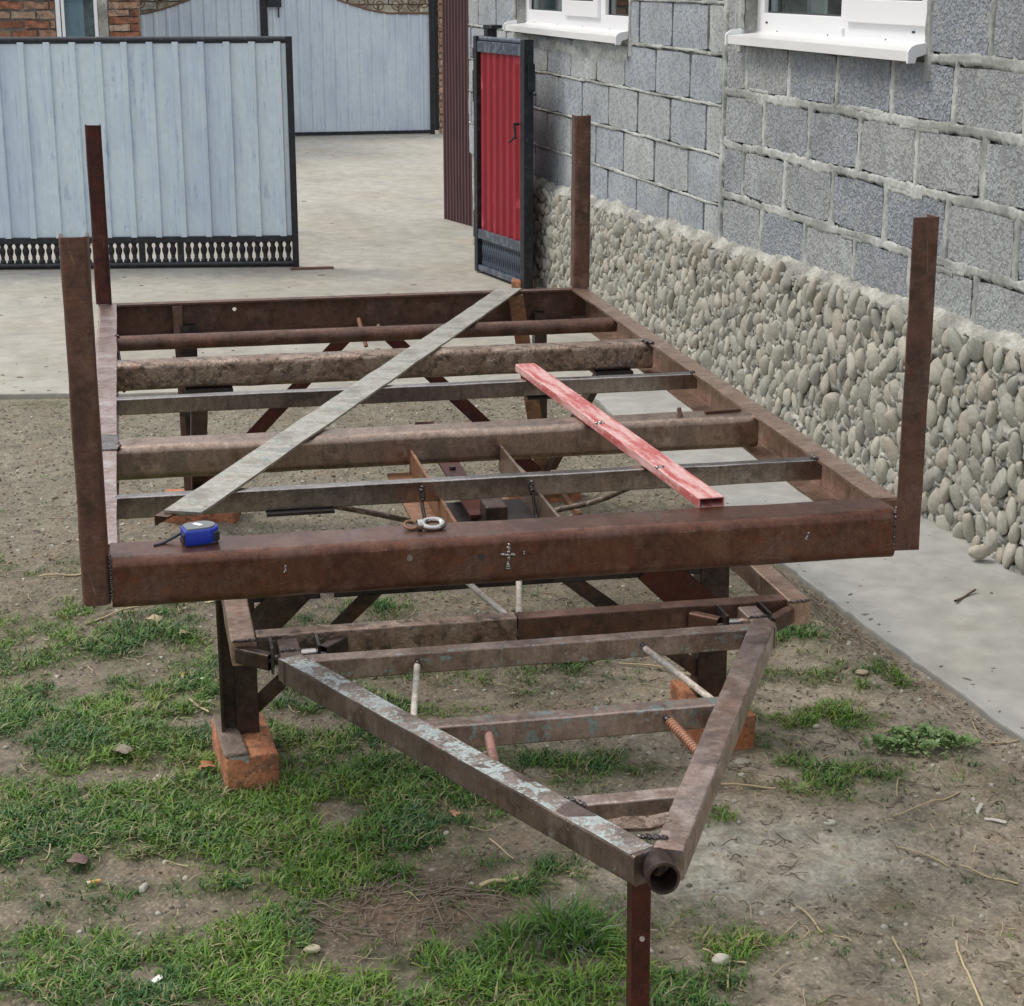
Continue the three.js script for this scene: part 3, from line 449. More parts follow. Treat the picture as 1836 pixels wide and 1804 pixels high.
// plinth: a mortar bed with river stones pressed into it, and the sloping mortar ledge on top
{
  const geos = Array.from({ length: 9 }, (_, s) => { let q = new THREE.IcosahedronGeometry(1, 2); q.deleteAttribute('normal'); q.deleteAttribute('uv'); q = mergeVertices(q, 1e-4); warp(q, 0.24, 0.95, s * 5); warp(q, 0.07, 2.6, s * 5 + 2); q.computeVertexNormals(); const p = q.attributes.position, uv = []; for (let i = 0; i < p.count; i++) uv.push(p.getX(i) * 0.12 + p.getZ(i) * 0.06, p.getY(i) * 0.12); q.setAttribute('uv', new THREE.Float32BufferAttribute(uv, 2)); return q; });
  const st = [], cell = {}, key = (z, y) => Math.floor(z / 0.12) + ',' + Math.floor(y / 0.12);
  for (const [R0, R1, tries, k] of [[0.034, 0.044, 3000, 0.86], [0.026, 0.034, 14000, 0.84], [0.016, 0.025, 18000, 0.82], [0.009, 0.014, 9000, 0.85]]) for (let t = 0; t < tries; t++) {
    const z = rr(ZA + 0.42, 7.4), r = rr(R0, R1) * (z > 3.5 ? 1.12 : 1), y = rr(0.0, plTop(z) - 0.035); let ok = true;
    for (let a = -1; a <= 1 && ok; a++) for (let b = -1; b <= 1 && ok; b++) for (const o of cell[key(z + a * 0.12, y + b * 0.12)] || []) if (Math.hypot((o.z - z) / 0.86, (o.y - y) / 1.1) < (o.r + r) * k) { ok = false; break; }
    if (ok) { const o = { z, y, r, t: rr(-0.75, 0.75), a: r * rr(1.0, 1.3), b: r * rr(0.66, 0.9) }; st.push(o); (cell[key(z, y)] = cell[key(z, y)] || []).push(o); }
  }
  const nz = 1250, ny = 92, P = [], U = [], I = [];
  for (let j = 0; j <= ny; j++) for (let i = 0; i <= nz; i++) { const z = mix(ZA + 0.4, ZB, i / nz), y = mix(-0.08, plTop(z) - 0.02, j / ny); let near = 9; for (let p = -1; p <= 1; p++) for (let q = -1; q <= 1; q++) for (const o of cell[key(z + p * 0.12, y + q * 0.12)] || []) { const dz = z - o.z, dy = y - o.y, c = Math.cos(o.t), s = Math.sin(o.t), e = Math.hypot((dy * c + dz * s) / o.a, (dz * c - dy * s) / o.b); if (e < near) near = e; }
    const rim = Math.exp(-(((near - 1.2) / 0.28) ** 2)), pit = near < 1 ? 0.02 : 0; P.push(0.006 + pit * 0.6 - 0.013 * rim * (0.85 + 0.45 * n3(z * 26, y * 26, 2, 47)) + 0.006 * n3(z * 22, y * 22, 1, 41) + 0.0022 * n3(z * 85, y * 85, 1, 42), y, z); U.push(z, y); if (i < nz && j < ny) { const a = j * (nz + 1) + i, b = a + nz + 1; I.push(a, a + 1, b, a + 1, b + 1, b); } }
  const g = new THREE.BufferGeometry(); g.setAttribute('position', new THREE.Float32BufferAttribute(P, 3)); g.setAttribute('uv', new THREE.Float32BufferAttribute(U, 2)); g.setIndex(I); g.computeVertexNormals();
  const bed = part(house, 'plinth', g, M.plinth);
  const P2 = [], U2 = [], I2 = [], prof = [[0.012, -0.05], [0.004, -0.028], [0.012, -0.008], [0.032, 0.008], [0.05, 0.022], [0.058, 0.03]], nl = 900;
  for (let i = 0; i <= nl; i++) { const z = mix(ZA + 0.4, ZB, i / nl); prof.forEach(([x, y], k) => { P2.push(x + 0.006 * n3(z * 14, k, 3, 43) + 0.003 * n3(z * 50, k, 3, 44), plTop(z) + y + 0.014 * n3(z * 6, k * 0.6, 5, 45) + 0.008 * n3(z * 26, k, 5, 46) - 0.01, z); U2.push(z, y * 1.5 + x); }); if (i < nl) for (let k = 0; k < 5; k++) { const a = i * 6 + k, b = a + 6; I2.push(a, b, a + 1, a + 1, b, b + 1); } }
  const g2 = new THREE.BufferGeometry(); g2.setAttribute('position', new THREE.Float32BufferAttribute(P2, 3)); g2.setAttribute('uv', new THREE.Float32BufferAttribute(U2, 2)); g2.setIndex(I2); g2.computeVertexNormals(); part(house, 'mortar_ledge', g2, M.plinth);
  const E = new THREE.Euler(), Q = new THREE.Quaternion();
  for (const o of st) {
    o.s = V(o.r * rr(0.42, 0.6), o.a, o.b);
    E.set(o.t, rr(-0.5, 0.5), rr(-0.25, 0.35), 'YZX'); o.q = Q.setFromEuler(E).clone(); o.x = rr(-0.002, 0.01) * (o.r / 0.035); o.g = Math.floor(rnd() * geos.length);
    o.seen = o.r * o.r / ((3.381 + 7.1 - o.z) ** 2 + 6) * (o.z < 7.1 - 0.9 && !(o.y < 0.2 && o.z < 3) ? 1 : 0.02);
  }
  st.sort((a, b) => b.seen - a.seen);
  st.slice(0, 300).forEach(o => { const m = meshOf(numbered('stone'), geos[o.g], pick(M.stone)); m.position.set(o.x, o.y, o.z); m.quaternion.copy(o.q); m.scale.copy(o.s); house.add(m); });
  const rest = st.slice(300), X = new THREE.Matrix4(), C = new THREE.Color();
  geos.slice(0, 4).forEach((g, k) => { const L = rest.filter((_, i) => i % 4 === k), im = new THREE.InstancedMesh(g, M.stoneI, L.length); im.name = numbered('small_stones'); im.userData.kind = 'stuff'; im.castShadow = im.receiveShadow = true; L.forEach((o, i) => { im.setMatrixAt(i, X.compose(V(o.x, o.y, o.z), o.q, o.s)); im.setColorAt(i, C.copy(pick(M.stone).color)); }); house.add(im); });
}
// ---------------------------------------------------------------- gates and what stands behind them
// profiled sheet of thickness t in the local xy plane; prof(x) is its depth, top(x) its upper edge
function sheet(x0, x1, y0, top, xs, prof, uv = 1.2, t = 0.0012) {
  const P = [], U = [], I = [], n = xs.length, ny = 6;
  for (const o of [0, -t]) for (let j = 0; j <= ny; j++) for (const x of xs) { const T = typeof top === 'function' ? top(x) : top; const y = mix(y0, T, j / ny); P.push(x, y, prof(x) + o + 0.002 * n3(x * 3, y * 3, 1, 51)); U.push(x / uv, y / uv); }
  const id = (s, j, i) => s * (ny + 1) * n + j * n + i;
  for (let j = 0; j < ny; j++) for (let i = 0; i < n - 1; i++) { let a = id(0, j, i), b = id(0, j, i + 1), c = id(0, j + 1, i), d = id(0, j + 1, i + 1); I.push(a, b, c, b, d, c); a = id(1, j, i); b = id(1, j, i + 1); c = id(1, j + 1, i); d = id(1, j + 1, i + 1); I.push(a, c, b, b, c, d); }
  for (let i = 0; i < n - 1; i++) for (const j of [0, ny]) { const a = id(0, j, i), b = id(0, j, i + 1), c = id(1, j, i), d = id(1, j, i + 1); I.push(a, c, b, b, c, d); }
  const g = new THREE.BufferGeometry(); g.setAttribute('position', new THREE.Float32BufferAttribute(P, 3)); g.setAttribute('uv', new THREE.Float32BufferAttribute(U, 2)); g.setIndex(I);
  return toCreasedNormals(g, 0.35);
}
// trapezoid ribs: pitch p, rib foot width w, top width v, depth d
function ribs(x0, x1, p, w, v, d) {
  const xs = [x0], f = x => { const q = ((x - x0) % p + p) % p, h = Math.abs(q - p / 2); return h < v / 2 ? d : h < w / 2 ? d * (w / 2 - h) / (w / 2 - v / 2) : 0; };
  for (let x = x0; x < x1; x += p) for (const o of [p / 2 - w / 2, p / 2 - v / 2, p / 2 + v / 2, p / 2 + w / 2, p]) if (x + o < x1 - 0.001) xs.push(x + o); xs.push(x1); return [xs, f];
}
const lb = (x0, x1, y0, y1, z0, z1, r = 0.003) => boxUV(new RoundedBoxGeometry(x1 - x0, y1 - y0, z1 - z0, 1, r).translate((x0 + x1) / 2, (y0 + y1) / 2, (z0 + z1) / 2), 0.5, rnd(), rnd());
const ltube = (a, b, r, n = 10) => { const d = V(...b).sub(V(...a)), L = d.length(), g = new THREE.CylinderGeometry(r, r, L, n, 1); g.applyQuaternion(new THREE.Quaternion().setFromUnitVectors(V(0, 1, 0), d.normalize())); g.translate((a[0] + b[0]) / 2, (a[1] + b[1]) / 2, (a[2] + b[2]) / 2); return boxUV(g, 0.5); };
function localThing(name, label, cat, pos, turn, group) { const t = thing(name, label, cat, pos, group); t.rotation.y = turn; t.userData.local = true; return t; }
const balProf = [[0.012, 0], [0.0195, 0.05], [0.0195, 0.16], [0.013, 0.2], [0.0125, 0.36], [0.0165, 0.44], [0.0205, 0.56], [0.02, 0.68], [0.0145, 0.74], [0.0125, 0.84], [0.0185, 0.9], [0.0185, 1]];
function baluster(h, k = 1) { const g = new THREE.LatheGeometry(balProf.map(([r, y]) => new THREE.Vector2(r * k, y * h)), 8); g.scale(1, 1, 0.55); return boxUV(g, 0.5); }
{
  const t = localThing('metal_gate', 'wide pale blue ribbed gate leaf with black frame and balusters, right behind the trailer', 'gate', [1.06, 0, -8.03], -0.139);
  const L = -3.1, [xs, f] = ribs(L + 0.07, -0.034, 0.151, 0.046, 0.034, 0.021);
  part(t, 'sheet_panel', sheet(L, 0, 0.205, 1.362, xs, x => f(x) + 0.006), M.gateSheet);
  part(t, 'top_rail', ltube([L, 1.372, 0], [0.0, 1.372, 0], 0.021), M.black);
  part(t, 'stile', lb(-0.036, 0.002, 0.0, 1.392, -0.02, 0.022), M.black); part(t, 'stile', lb(L - 0.04, L, 0.0, 1.392, -0.02, 0.022), M.black);
  part(t, 'middle_rail', lb(L, -0.036, 0.17, 0.208, -0.018, 0.024), M.black);
  part(t, 'bottom_rail', ltube([L, 0.034, 0], [-0.036, 0.034, 0], 0.02), M.black);
  part(t, 'foot_pin', ltube([-0.02, -0.02, 0.0], [-0.02, 0.05, 0.0], 0.009), M.black);
  const g = baluster(0.132);
  for (let x = -0.062, k = 0; x > L + 0.02; x -= 0.0468, k++) { if (k === 14 || k === 19) { part(t, 'baluster_plate', lb(x - 0.02, x + 0.02, 0.045, 0.178, -0.004, 0.006), M.black); continue; } const b = meshOf(numbered('baluster'), g, M.black); b.position.set(x, 0.045, 0); b.rotation.y = rr(-0.3, 0.3); t.add(b); }
  for (let x = -0.1; x > L; x -= 0.302) part(t, 'rivet', new THREE.SphereGeometry(0.006, 6, 4).translate(x, 0.222, 0.01), M.tread);
  const plank = single('metal_strip', warp(box(1.0, 1.26, 0.012, 0.024, -7.93, -7.89, 0.6), 0.003, 9), M.tread, 'thin dark strip lying on the concrete by the foot of the pale blue gate', 'scrap strip');
  plank.rotation.y = 0.02;
}
{ // red wicket, opened against the house wall
  const t = localThing('red_gate', 'narrow red ribbed wicket gate in a black frame, opened flat against the house wall', 'gate', [2.112, 0, -7.615], -1.372);
  const W = 0.757, [xs, f] = ribs(0.05, W - 0.045, 0.096, 0.07, 0.034, 0.014);
  part(t, 'sheet_panel', sheet(0, W, 0.27, 1.315, xs, x => f(x), 0.8), M.redSheet);
  for (const [a, b] of [[0, 0.05], [W - 0.058, W]]) part(t, 'stile', lb(a, b, 0.02, 1.4, -0.028, 0.03), M.black);
  part(t, 'top_rail', lb(0.05, W - 0.058, 1.31, 1.372, -0.02, 0.026), M.gun); part(t, 'top_bead', ltube([0.03, 1.386, 0.005], [W - 0.03, 1.386, 0.005], 0.014), M.gun);
  part(t, 'middle_rail', lb(0.05, W - 0.058, 0.222, 0.278, -0.02, 0.026), M.gun);
  part(t, 'bottom_rail', lb(0.05, W - 0.058, 0.03, 0.062, -0.02, 0.026), M.gun);
  const g = baluster(0.162, 0.8); for (let x = 0.075; x < W - 0.07; x += 0.0335) { const b = meshOf(numbered('baluster'), g, M.gun); b.position.set(x, 0.061, 0); t.add(b); }
  part(t, 'backing_plate', lb(0.05, W - 0.058, 0.062, 0.222, -0.02, -0.014, 0.001), M.black);
  part(t, 'latch', [lb(W + 0.0, W + 0.016, 1.12, 1.27, -0.03, 0.012), lb(W + 0.01, W + 0.06, 1.1, 1.112, -0.02, -0.008)], M.black);
  part(t, 'handle', [ltube([W - 0.07, 0.94, 0.03], [W - 0.07, 0.94, 0.06], 0.008), ltube([W - 0.072, 0.945, 0.06], [W - 0.05, 0.86, 0.06], 0.007), ltube([W - 0.06, 0.87, 0.06], [W - 0.13, 0.835, 0.065], 0.006)], M.black);
  part(t, 'hinge', [ltube([-0.02, 1.02, 0.012], [-0.02, 1.2, 0.012], 0.014), ltube([-0.02, 0.22, 0.012], [-0.02, 0.38, 0.012], 0.014), ltube([-0.02, 1.28, 0.01], [-0.02, 1.33, 0.01], 0.016)], M.black);
  const p = localThing('gate_post', 'black square steel post behind the hinge side of the red wicket gate', 'post', [2.185, 0, -7.6], -1.372);
  part(p, 'post', lb(-0.03, 0.03, 0, 1.44, -0.03, 0.03), M.black); part(p, 'post_cap', lb(-0.034, 0.1, 1.441, 1.462, -0.034, 0.034), M.black);
}
{ // brown sheet fence from the house corner
  const t = localThing('sheet_fence', 'dark brown ribbed sheet fence at the far corner of the house', 'fence', [2.327, 0, -10.14], -1.313);
  const [xs, f] = ribs(0, 0.62, 0.052, 0.032, 0.018, 0.012); part(t, 'sheet_panel', sheet(0, 0.62, 0.0, 2.2, xs, f, 0.8), M.brownSheet);
  part(t, 'fence_rail', [lb(0, 0.62, 0.3, 0.34, -0.05, -0.012), lb(0, 0.62, 1.8, 1.84, -0.05, -0.012)], M.black);
}
{ // far double gate with a swan-neck top
  const t = localThing('double_gate', 'far pale blue double gate with curved top and iron scrolls across the yard', 'gate', [1.6, 0, -17.5], 0);
  const top = x => 1.32 + 0.36 * (1 - sm(0, 1.45, Math.abs(x)));
  for (const s of [-1, 1]) {
    const a = s < 0 ? -1.9 : 0.045, b = s < 0 ? -0.045 : 1.86, [xs, f] = ribs(a, b, 0.134, 0.05, 0.022, 0.012);
    const leaf = new THREE.Group(); leaf.name = numbered('gate_leaf'); t.add(leaf); leaf.userData.local = true;
    part(leaf, 'sheet_panel', sheet(a, b, 0.03, top, xs, f, 1.2), M.farSheet);
    const ed = []; for (let i = 0; i <= 14; i++) { const x = mix(a, b, i / 14); ed.push([x, top(x) + 0.006, 0.01]); } part(leaf, 'top_edge', boxUV(tubeG(ed, 0.011, 0.3, 40, 6), 0.3), M.tread);
    part(leaf, 'bottom_rail', lb(a, b, 0.02, 0.06, -0.02, 0.02), M.black); part(leaf, 'stile', lb(s < 0 ? a : b - 0.05, s < 0 ? a + 0.05 : b, 0.0, 2.1, -0.03, 0.03), M.black);
    part(leaf, 'upper_rail', ltube([a, 1.75, 0], [b, 1.75, 0], 0.014), M.tread);
    // scrolls between the curved edge and the upper rail
    const curl = (cx, cy, r, dir, turns) => { const p = []; for (let i = 0; i <= 26; i++) { const q = i / 26, R = r * (1 - 0.82 * q), an = dir * q * turns * Math.PI * 2 + Math.PI / 2; p.push([cx + R * Math.cos(an), cy + R * Math.sin(an), 0.0]); } return boxUV(tubeG(p, 0.0075, 0.3, 60, 5), 0.3); };
    const list = s < 0 ? [[-1.32, 1.44, 0.06], [-1.1, 1.5, 0.07], [-0.9, 1.56, 0.06], [-0.7, 1.64, 0.06], [-1.5, 1.42, 0.07], [-1.22, 1.58, 0.06]] : [[1.08, 1.44, 0.07], [1.26, 1.42, 0.075], [1.45, 1.42, 0.08], [1.64, 1.41, 0.075], [1.75, 1.44, 0.07], [0.92, 1.52, 0.06], [1.36, 1.55, 0.07], [1.58, 1.56, 0.07]];
    list.forEach(([x, y, r], i) => part(leaf, 'scroll', curl(x, y, r, i % 2 ? 1 : -1, 1.6), M.tread));
  }
  part(t, 'meeting_bar', lb(-0.042, 0.036, 0.05, 1.9, -0.02, 0.035), M.black); part(t, 'lock_box', lb(0.036, 0.19, 1.4, 1.49, 0.0, 0.05), M.black); part(t, 'bolt', lb(0.15, 0.165, 1.29, 1.41, 0.01, 0.03), M.black);
  const moss = [];
}
const brickGeo = (w, h, d, a = 0.006) => { const g = boxUV(new THREE.BoxGeometry(w, h, d, 3, 2, 1), 0.5, rnd() * 3, rnd() * 3); return warp(g, a * 1.6, 20, Math.floor(rnd() * 30)); };
function brickField(t, x0, x1, y0, y1, zf, bw, bh, jt, mats, protr = 0.03) {
  let r = 0; const geos = [0, 1, 2, 3].map(() => brickGeo(bw - jt, bh - jt, 0.09)), half = [0, 1].map(() => brickGeo((bw - jt) * 0.5, bh - jt, 0.09));
  for (let y = y0; y < y1; y += bh, r++) for (let x = x0 - (r % 2) * bw / 2; x < x1 - 0.02; x += bw) {
    let a = Math.max(x, x0), b = Math.min(x + bw, x1); if (b - a < 0.06) continue; const isF = b - a > bw - 0.01;
    const m = meshOf(numbered('brick'), isF ? pick(geos) : pick(half), pick(mats)); if (!isF) m.scale.x = (b - a - jt) / ((bw - jt) * 0.5); m.position.set((a + b) / 2, y + bh / 2, zf - 0.045 + rr(-0.006, 0.008)); m.rotation.z = rr(-0.015, 0.015); t.add(m);
  }
}
const tintBrick = (r, g, b) => { const m = M.brick.clone(); m.color.setRGB(r, g, b); return m; };
{ // old brick house with a window, left behind the gate
  const t = localThing('brick_house', 'old house of rough red bricks with a white framed window beyond the blue gate', 'house', [0, 0, -16.3], 0);
  const mats = [tintBrick(0.66, 0.64, 0.76), tintBrick(0.46, 0.48, 0.58), tintBrick(0.68, 0.92, 1.2), tintBrick(0.8, 1.35, 2.0), tintBrick(0.74, 1.15, 1.6), tintBrick(0.6, 0.6, 0.7)];
  part(t, 'wall', [box(-6, -0.52, 0, 3.2, -4, -0.03, 1), box(-0.13, 0.27, 0, 3.2, -4, -0.03, 1), box(-0.52, -0.13, 0, 0.7, -4, -0.03, 1), box(-0.52, -0.13, 2.3, 3.2, -4, -0.03, 1)], M.mortar);
  part(t, 'reveal', box(-0.145, -0.05, 0.7, 2.3, -0.2, 0.004, 1), M.plinth);
  part(t, 'roof', box(-6.3, 0.5, 3.21, 3.4, -4.3, 0.3, 1), M.brownSheet);
  brickField(t, -1.75, -0.56, 0.75, 1.95, 0.012, 0.25, 0.093, 0.024, mats); brickField(t, -0.045, 0.262, 0.75, 1.95, 0.012, 0.21, 0.073, 0.012, mats);
  const w = new THREE.Group(); w.name = 'window'; w.userData.local = true; t.add(w);
  for (const [a, b] of [[-0.56, -0.515], [-0.505, -0.475], [-0.185, -0.15]]) part(w, 'frame', lb(a, b, 0.7, 2.3, -0.1, 0.012), M.pvc);
  part(w, 'pane', lb(-0.475, -0.185, 0.7, 2.3, -0.07, -0.064, 0.001), M.glass); part(w, 'curtain', lb(-0.5, -0.29, 0.7, 2.3, -0.22, -0.2, 0.002), M.farSheet); part(w, 'curtain', lb(-0.285, -0.15, 0.7, 2.3, -0.26, -0.25, 0.002), M.plinth);
}
{ // pale stone house behind the far gate
  const t = localThing('stone_house', 'pale tan house of rough stone blocks far behind the double gate', 'house', [0, 0, -21.5], 0);
  const mats = [0, 1, 2, 3].map(i => { const m = M.plinth.clone(); m.color.setRGB([1.15, 1.0, 1.25, 0.9][i], [1.08, 0.92, 1.18, 0.82][i], [0.95, 0.78, 1.08, 0.68][i]); return m; });
  part(t, 'wall', box(-5, 9, 0, 3.6, -5, -0.04, 1), M.plinth); part(t, 'roof', box(-5.4, 9.4, 3.61, 3.8, -5.4, 0.3, 1), M.brownSheet);
  brickField(t, 2.3, 4.6, 1.25, 2.0, 0.01, 0.27, 0.11, 0.02, mats); brickField(t, 0.0, 1.4, 1.3, 2.0, 0.01, 0.27, 0.11, 0.02, mats);
}
{ // pillar right of the far gate
  const t = localThing('brick_pillar', 'slim pillar of pale bricks right of the far double gate', 'pillar', [3.68, 0, -17.6], 0); const mats = [tintBrick(1.1, 1.7, 2.4), tintBrick(0.85, 1.2, 1.6), tintBrick(1.0, 1.5, 2.1)];
  part(t, 'core', box(-0.14, 0.24, 0, 2.1, -0.3, -0.03, 1), M.mortar); brickField(t, -0.15, 0.25, 0.0, 2.1, 0.012, 0.2, 0.075, 0.012, mats);
  part(t, 'bracket', lb(-0.2, -0.155, 0.05, 1.9, -0.02, 0.03), M.black);
}
// ---------------------------------------------------------------- the trailer frame on bricks
const H = 0.73;
const tr = thing('trailer_frame', 'bare rusty steel trailer frame with four corner stakes and a triangular drawbar, propped on bricks', 'trailer', [0.8, 0, -1.3]);
const tp = (n, g, m, l) => part(tr, n, g, m, l);
const X = [1, 0, 0];
// deck: front beam, side rails, rear beam, five crossbars
tp('front_beam', bar(chanS(0.1, 0.098, 0.007, 0.019, -1), [1.507, H - 0.047, 0.051], [-0.012, H - 0.047, 0.051], { wob: 0.0014, crease: 0.6, curve: 8 }), M.rustDark, 'thick dark red-brown front beam');
tp('side_rail', bar(chanS(0.057, 0.1, 0.006, 0.007, -1), [-0.0285, H - 0.05, 0.0], [-0.0285, H - 0.05, -2.66], { wob: 0.0012 }), M.railPink, 'left side rail');
tp('side_rail', bar(chanS(0.057, 0.1, 0.006, 0.007, 1), [1.5285, H - 0.05, 0.0], [1.5285, H - 0.05, -2.66], { wob: 0.0012 }), M.rail, 'right side rail');
{
  const s = new THREE.Shape(); s.moveTo(-0.057, -0.105); s.lineTo(1.557, -0.105); s.lineTo(1.557, 0); s.lineTo(-0.057, 0); s.lineTo(-0.057, -0.105);
  const h = new THREE.Path(); h.absarc(0.375, -0.032, 0.0065, 0, Math.PI * 2); s.holes.push(h);
  const web = boxUV(new THREE.ExtrudeGeometry(s, { depth: 0.006, bevelEnabled: false }).translate(0, H, -2.672), 0.6);
  tp('rear_beam', [web, box(-0.057, 1.557, H - 0.006, H, -2.665, -2.632, 0.6), box(-0.057, 1.557, H - 0.105, H - 0.099, -2.665, -2.632, 0.6)], M.rustPost);
}
const xbar = (s, y, z, m, l, o) => tp('crossbar', bar(s, [1.512, y, z], [-0.004, y, z], o), m, l);
xbar(pipeS(0.0225, 0.004), H - 0.0235, -2.1, M.rustPost, 'round pipe crossbar', { crease: 1, curve: 14 });
xbar(chanS(0.066, 0.076, 0.007, 0.015, -1), H - 0.039, -1.712, M.rustPit, 'pitted rounded crossbar', { wob: 0.0018, crease: 0.6 });
xbar(tubeS(0.03, 0.042, 0.003), H - 0.022, -1.262, M.mill, 'slim square crossbar');
xbar(chanS(0.078, 0.08, 0.007, 0.018, -1), H - 0.041, -0.785, M.rustWarm, 'thick rounded crossbar', { wob: 0.0014, crease: 0.6 });
xbar(tubeS(0.028, 0.046, 0.003), H - 0.0235, -0.335, M.mill, 'slim square crossbar behind the front beam');
tp('packing_plate', box(0.3, 0.44, H - 0.053, H - 0.047, -0.36, -0.3, 0.6), M.dark); tp('packing_plate', box(1.05, 1.17, H - 0.05, H - 0.045, -1.29, -1.24, 0.6), M.dark);
// corner stakes
tp('stake', bar(chanS(0.06, 0.05, 0.005, 0.016, -1), [-0.039, 0.648, 0.078], [-0.039, 1.316, 0.078], { up: V(1, 0, 0), wob: 0.0014, crease: 0.6 }), M.rustPost, 'front left stake');
tp('stake', bar(angS(0.05, 0.048, 0.005, -1, 1), [1.5305, 0.651, 0.082], [1.5305, 1.309, 0.082], { up: V(0, 0, 1), wob: 0.0012 }), M.rustPost, 'front right stake');
tp('stake', bar(chanS(0.05, 0.056, 0.005, 0.012, -1), [1.537, 0.732, -2.67], [1.537, 1.302, -2.67], { up: V(1, 0, 0), wob: 0.0012, crease: 0.6 }), M.rustPost, 'rear right stake');
tp('stake', bar(chanS(0.05, 0.05, 0.005, 0.012, -1), [-0.04, 0.732, -2.67], [-0.04, 1.297, -2.67], { up: V(1, 0, 0), wob: 0.0012, crease: 0.6 }), M.rustRed, 'dark red rear left stake');
// rear legs and their braces
tp('leg', bar(tubeS(0.05, 0.05), [0.222, 0.086, -2.625], [0.222, 0.66, -2.625], { up: V(0, 0, 1) }), M.dark); tp('leg', bar(tubeS(0.042, 0.05), [1.39, 0.086, -2.625], [1.386, 0.66, -2.625], { up: V(0, 0, 1) }), M.leg);
tp('brace', bar(flatS(0.05, 0.008), [1.395, 0.1, -2.592], [1.297, 0.722, -2.592], { up: V(0, 0, 1) }), M.orange);
tp('brace', bar(flatS(0.03, 0.008), [0.198, 0.1, -2.597], [0.19, 0.722, -2.622], { up: V(0, 0, 1) }), M.rustPost);
tp('brace', bar(angS(0.045, 0.04), [1.42, 0.1, -2.6], [1.4, 0.668, -1.73]), M.leg); tp('brace', bar(angS(0.05, 0.04), [0.23, 0.1, -2.6], [0.222, 0.668, -1.73]), M.leg);
tp('brace_pad', box(0.18, 0.31, 0.642, 0.652, -1.75, -1.66, 0.6), M.dark); tp('brace_pad', box(1.34, 1.45, 0.642, 0.652, -1.75, -1.66, 0.6), M.dark);
tp('diagonal_brace', bar(angS(0.045, 0.03, 0.004), [0.235, 0.11, -2.6], [0.735, 0.615, -2.6], { up: V(0, 0, 1) }), M.rustRed); tp('diagonal_brace', bar(angS(0.045, 0.03, 0.004, 1), [1.37, 0.11, -2.6], [0.865, 0.612, -2.6], { up: V(0, 0, 1) }), M.rustRed);
tp('apex_plate', box(0.72, 0.88, 0.592, 0.6, -2.62, -2.58, 0.6), M.rustPost); tp('rod', ltube([0.79, 0.58, -2.55], [0.775, 0.66, -2.62], 0.007), M.rebar); tp('rod', ltube([0.815, 0.6, -2.57], [0.84, 0.64, -2.6], 0.006), M.rebar);
tp('rod', ltube([-0.0, 0.7, -2.1], [0.015, 0.64, -1.75], 0.005), M.dark);
// centre: two long plates, a flat strip, the pivot plate and its bits
tp('centre_plate', [box(0.663, 0.669, 0.628, 0.69, -0.75, -0.0, 0.6), box(0.61, 0.663, 0.628, 0.634, -0.75, 0.0, 0.6)], M.orange, 'orange rusty angle left of the centre');
tp('centre_plate', [box(0.875, 0.881, 0.628, 0.69, -0.75, 0.0, 0.6)], M.rustWarm);
tp('centre_strip', bar(flatS(0.05, 0.008), [0.8, 0.592, -1.4], [0.786, 0.592, -0.5], {}), M.rustRed); tp('bolt_head', new THREE.CylinderGeometry(0.009, 0.009, 0.006, 6).translate(0.79, 0.6, -0.9), M.weld);
tp('pivot_plate', box(0.682, 0.925, 0.545, 0.565, -0.72, -0.47, 0.6, 0.004), M.dark, 'dark pivot plate'); tp('pivot_post', box(0.785, 0.835, 0.566, 0.63, -0.52, -0.44, 0.6, 0.006), M.leg);
tp('small_bracket', [box(0.965, 0.975, 0.54, 0.556, -0.79, -0.6, 0.5), box(1.03, 1.042, 0.54, 0.556, -0.79, -0.6, 0.5), box(0.96, 1.06, 0.54, 0.556, -0.802, -0.79, 0.5)], M.orange);
tp('rod', boxUV(tubeG([[0.42, 0.688, -0.335], [0.55, 0.62, -0.47], [0.66, 0.56, -0.58]], 0.0065), 0.2), M.oldRod); tp('rod', boxUV(tubeG([[1.085, 0.688, -0.335], [1.04, 0.62, -0.47], [0.95, 0.555, -0.62]], 0.0065), 0.2), M.oldRod);
tp('hook', boxUV(tubeG([[0.625, 0.7, -0.335], [0.628, 0.66, -0.31], [0.64, 0.61, -0.29]], 0.004), 0.2), M.weld); tp('hook', boxUV(tubeG([[0.862, 0.7, -0.318], [0.866, 0.66, -0.31], [0.87, 0.63, -0.3]], 0.004), 0.2), M.weld);
// front undercarriage: legs, dark cross member, rails, lower front bar
for (const [x, s] of [[0.241, 1], [1.357, -1]]) tp('leg', s > 0 ? [bar(angS(0.05, 0.03, 0.006, -1, 1), [0.222, 0.087, -0.585], [0.222, 0.432, -0.585], { up: V(0, 0, -1) }), bar(angS(0.05, 0.05, 0.006, 1, -1), [0.257, 0.087, -0.6], [0.257, 0.432, -0.6], { up: V(0, 0, -1) })] : bar(tubeS(0.072, 0.06), [x, 0.087, -0.6], [x, 0.432, -0.6], { up: V(0, 0, 1) }), M.leg);
tp('cross_member', bar(tubeS(0.05, 0.085), [0.27, 0.44, -0.6], [1.325, 0.44, -0.6], {}), M.dark, 'dark cross member under the deck');
tp('spring_clip', box(0.43, 0.46, 0.4, 0.465, -0.572, -0.566, 0.3), M.whiteRod);
tp('gusset', bar(flatS(0.075, 0.008), [0.262, 0.315, -0.568], [0.38, 0.43, -0.568], { up: V(0, 0, 1) }), M.leg); tp('gusset', bar(flatS(0.09, 0.008), [1.335, 0.3, -0.568], [1.2, 0.43, -0.568], { up: V(0, 0, 1) }), M.rustRed);
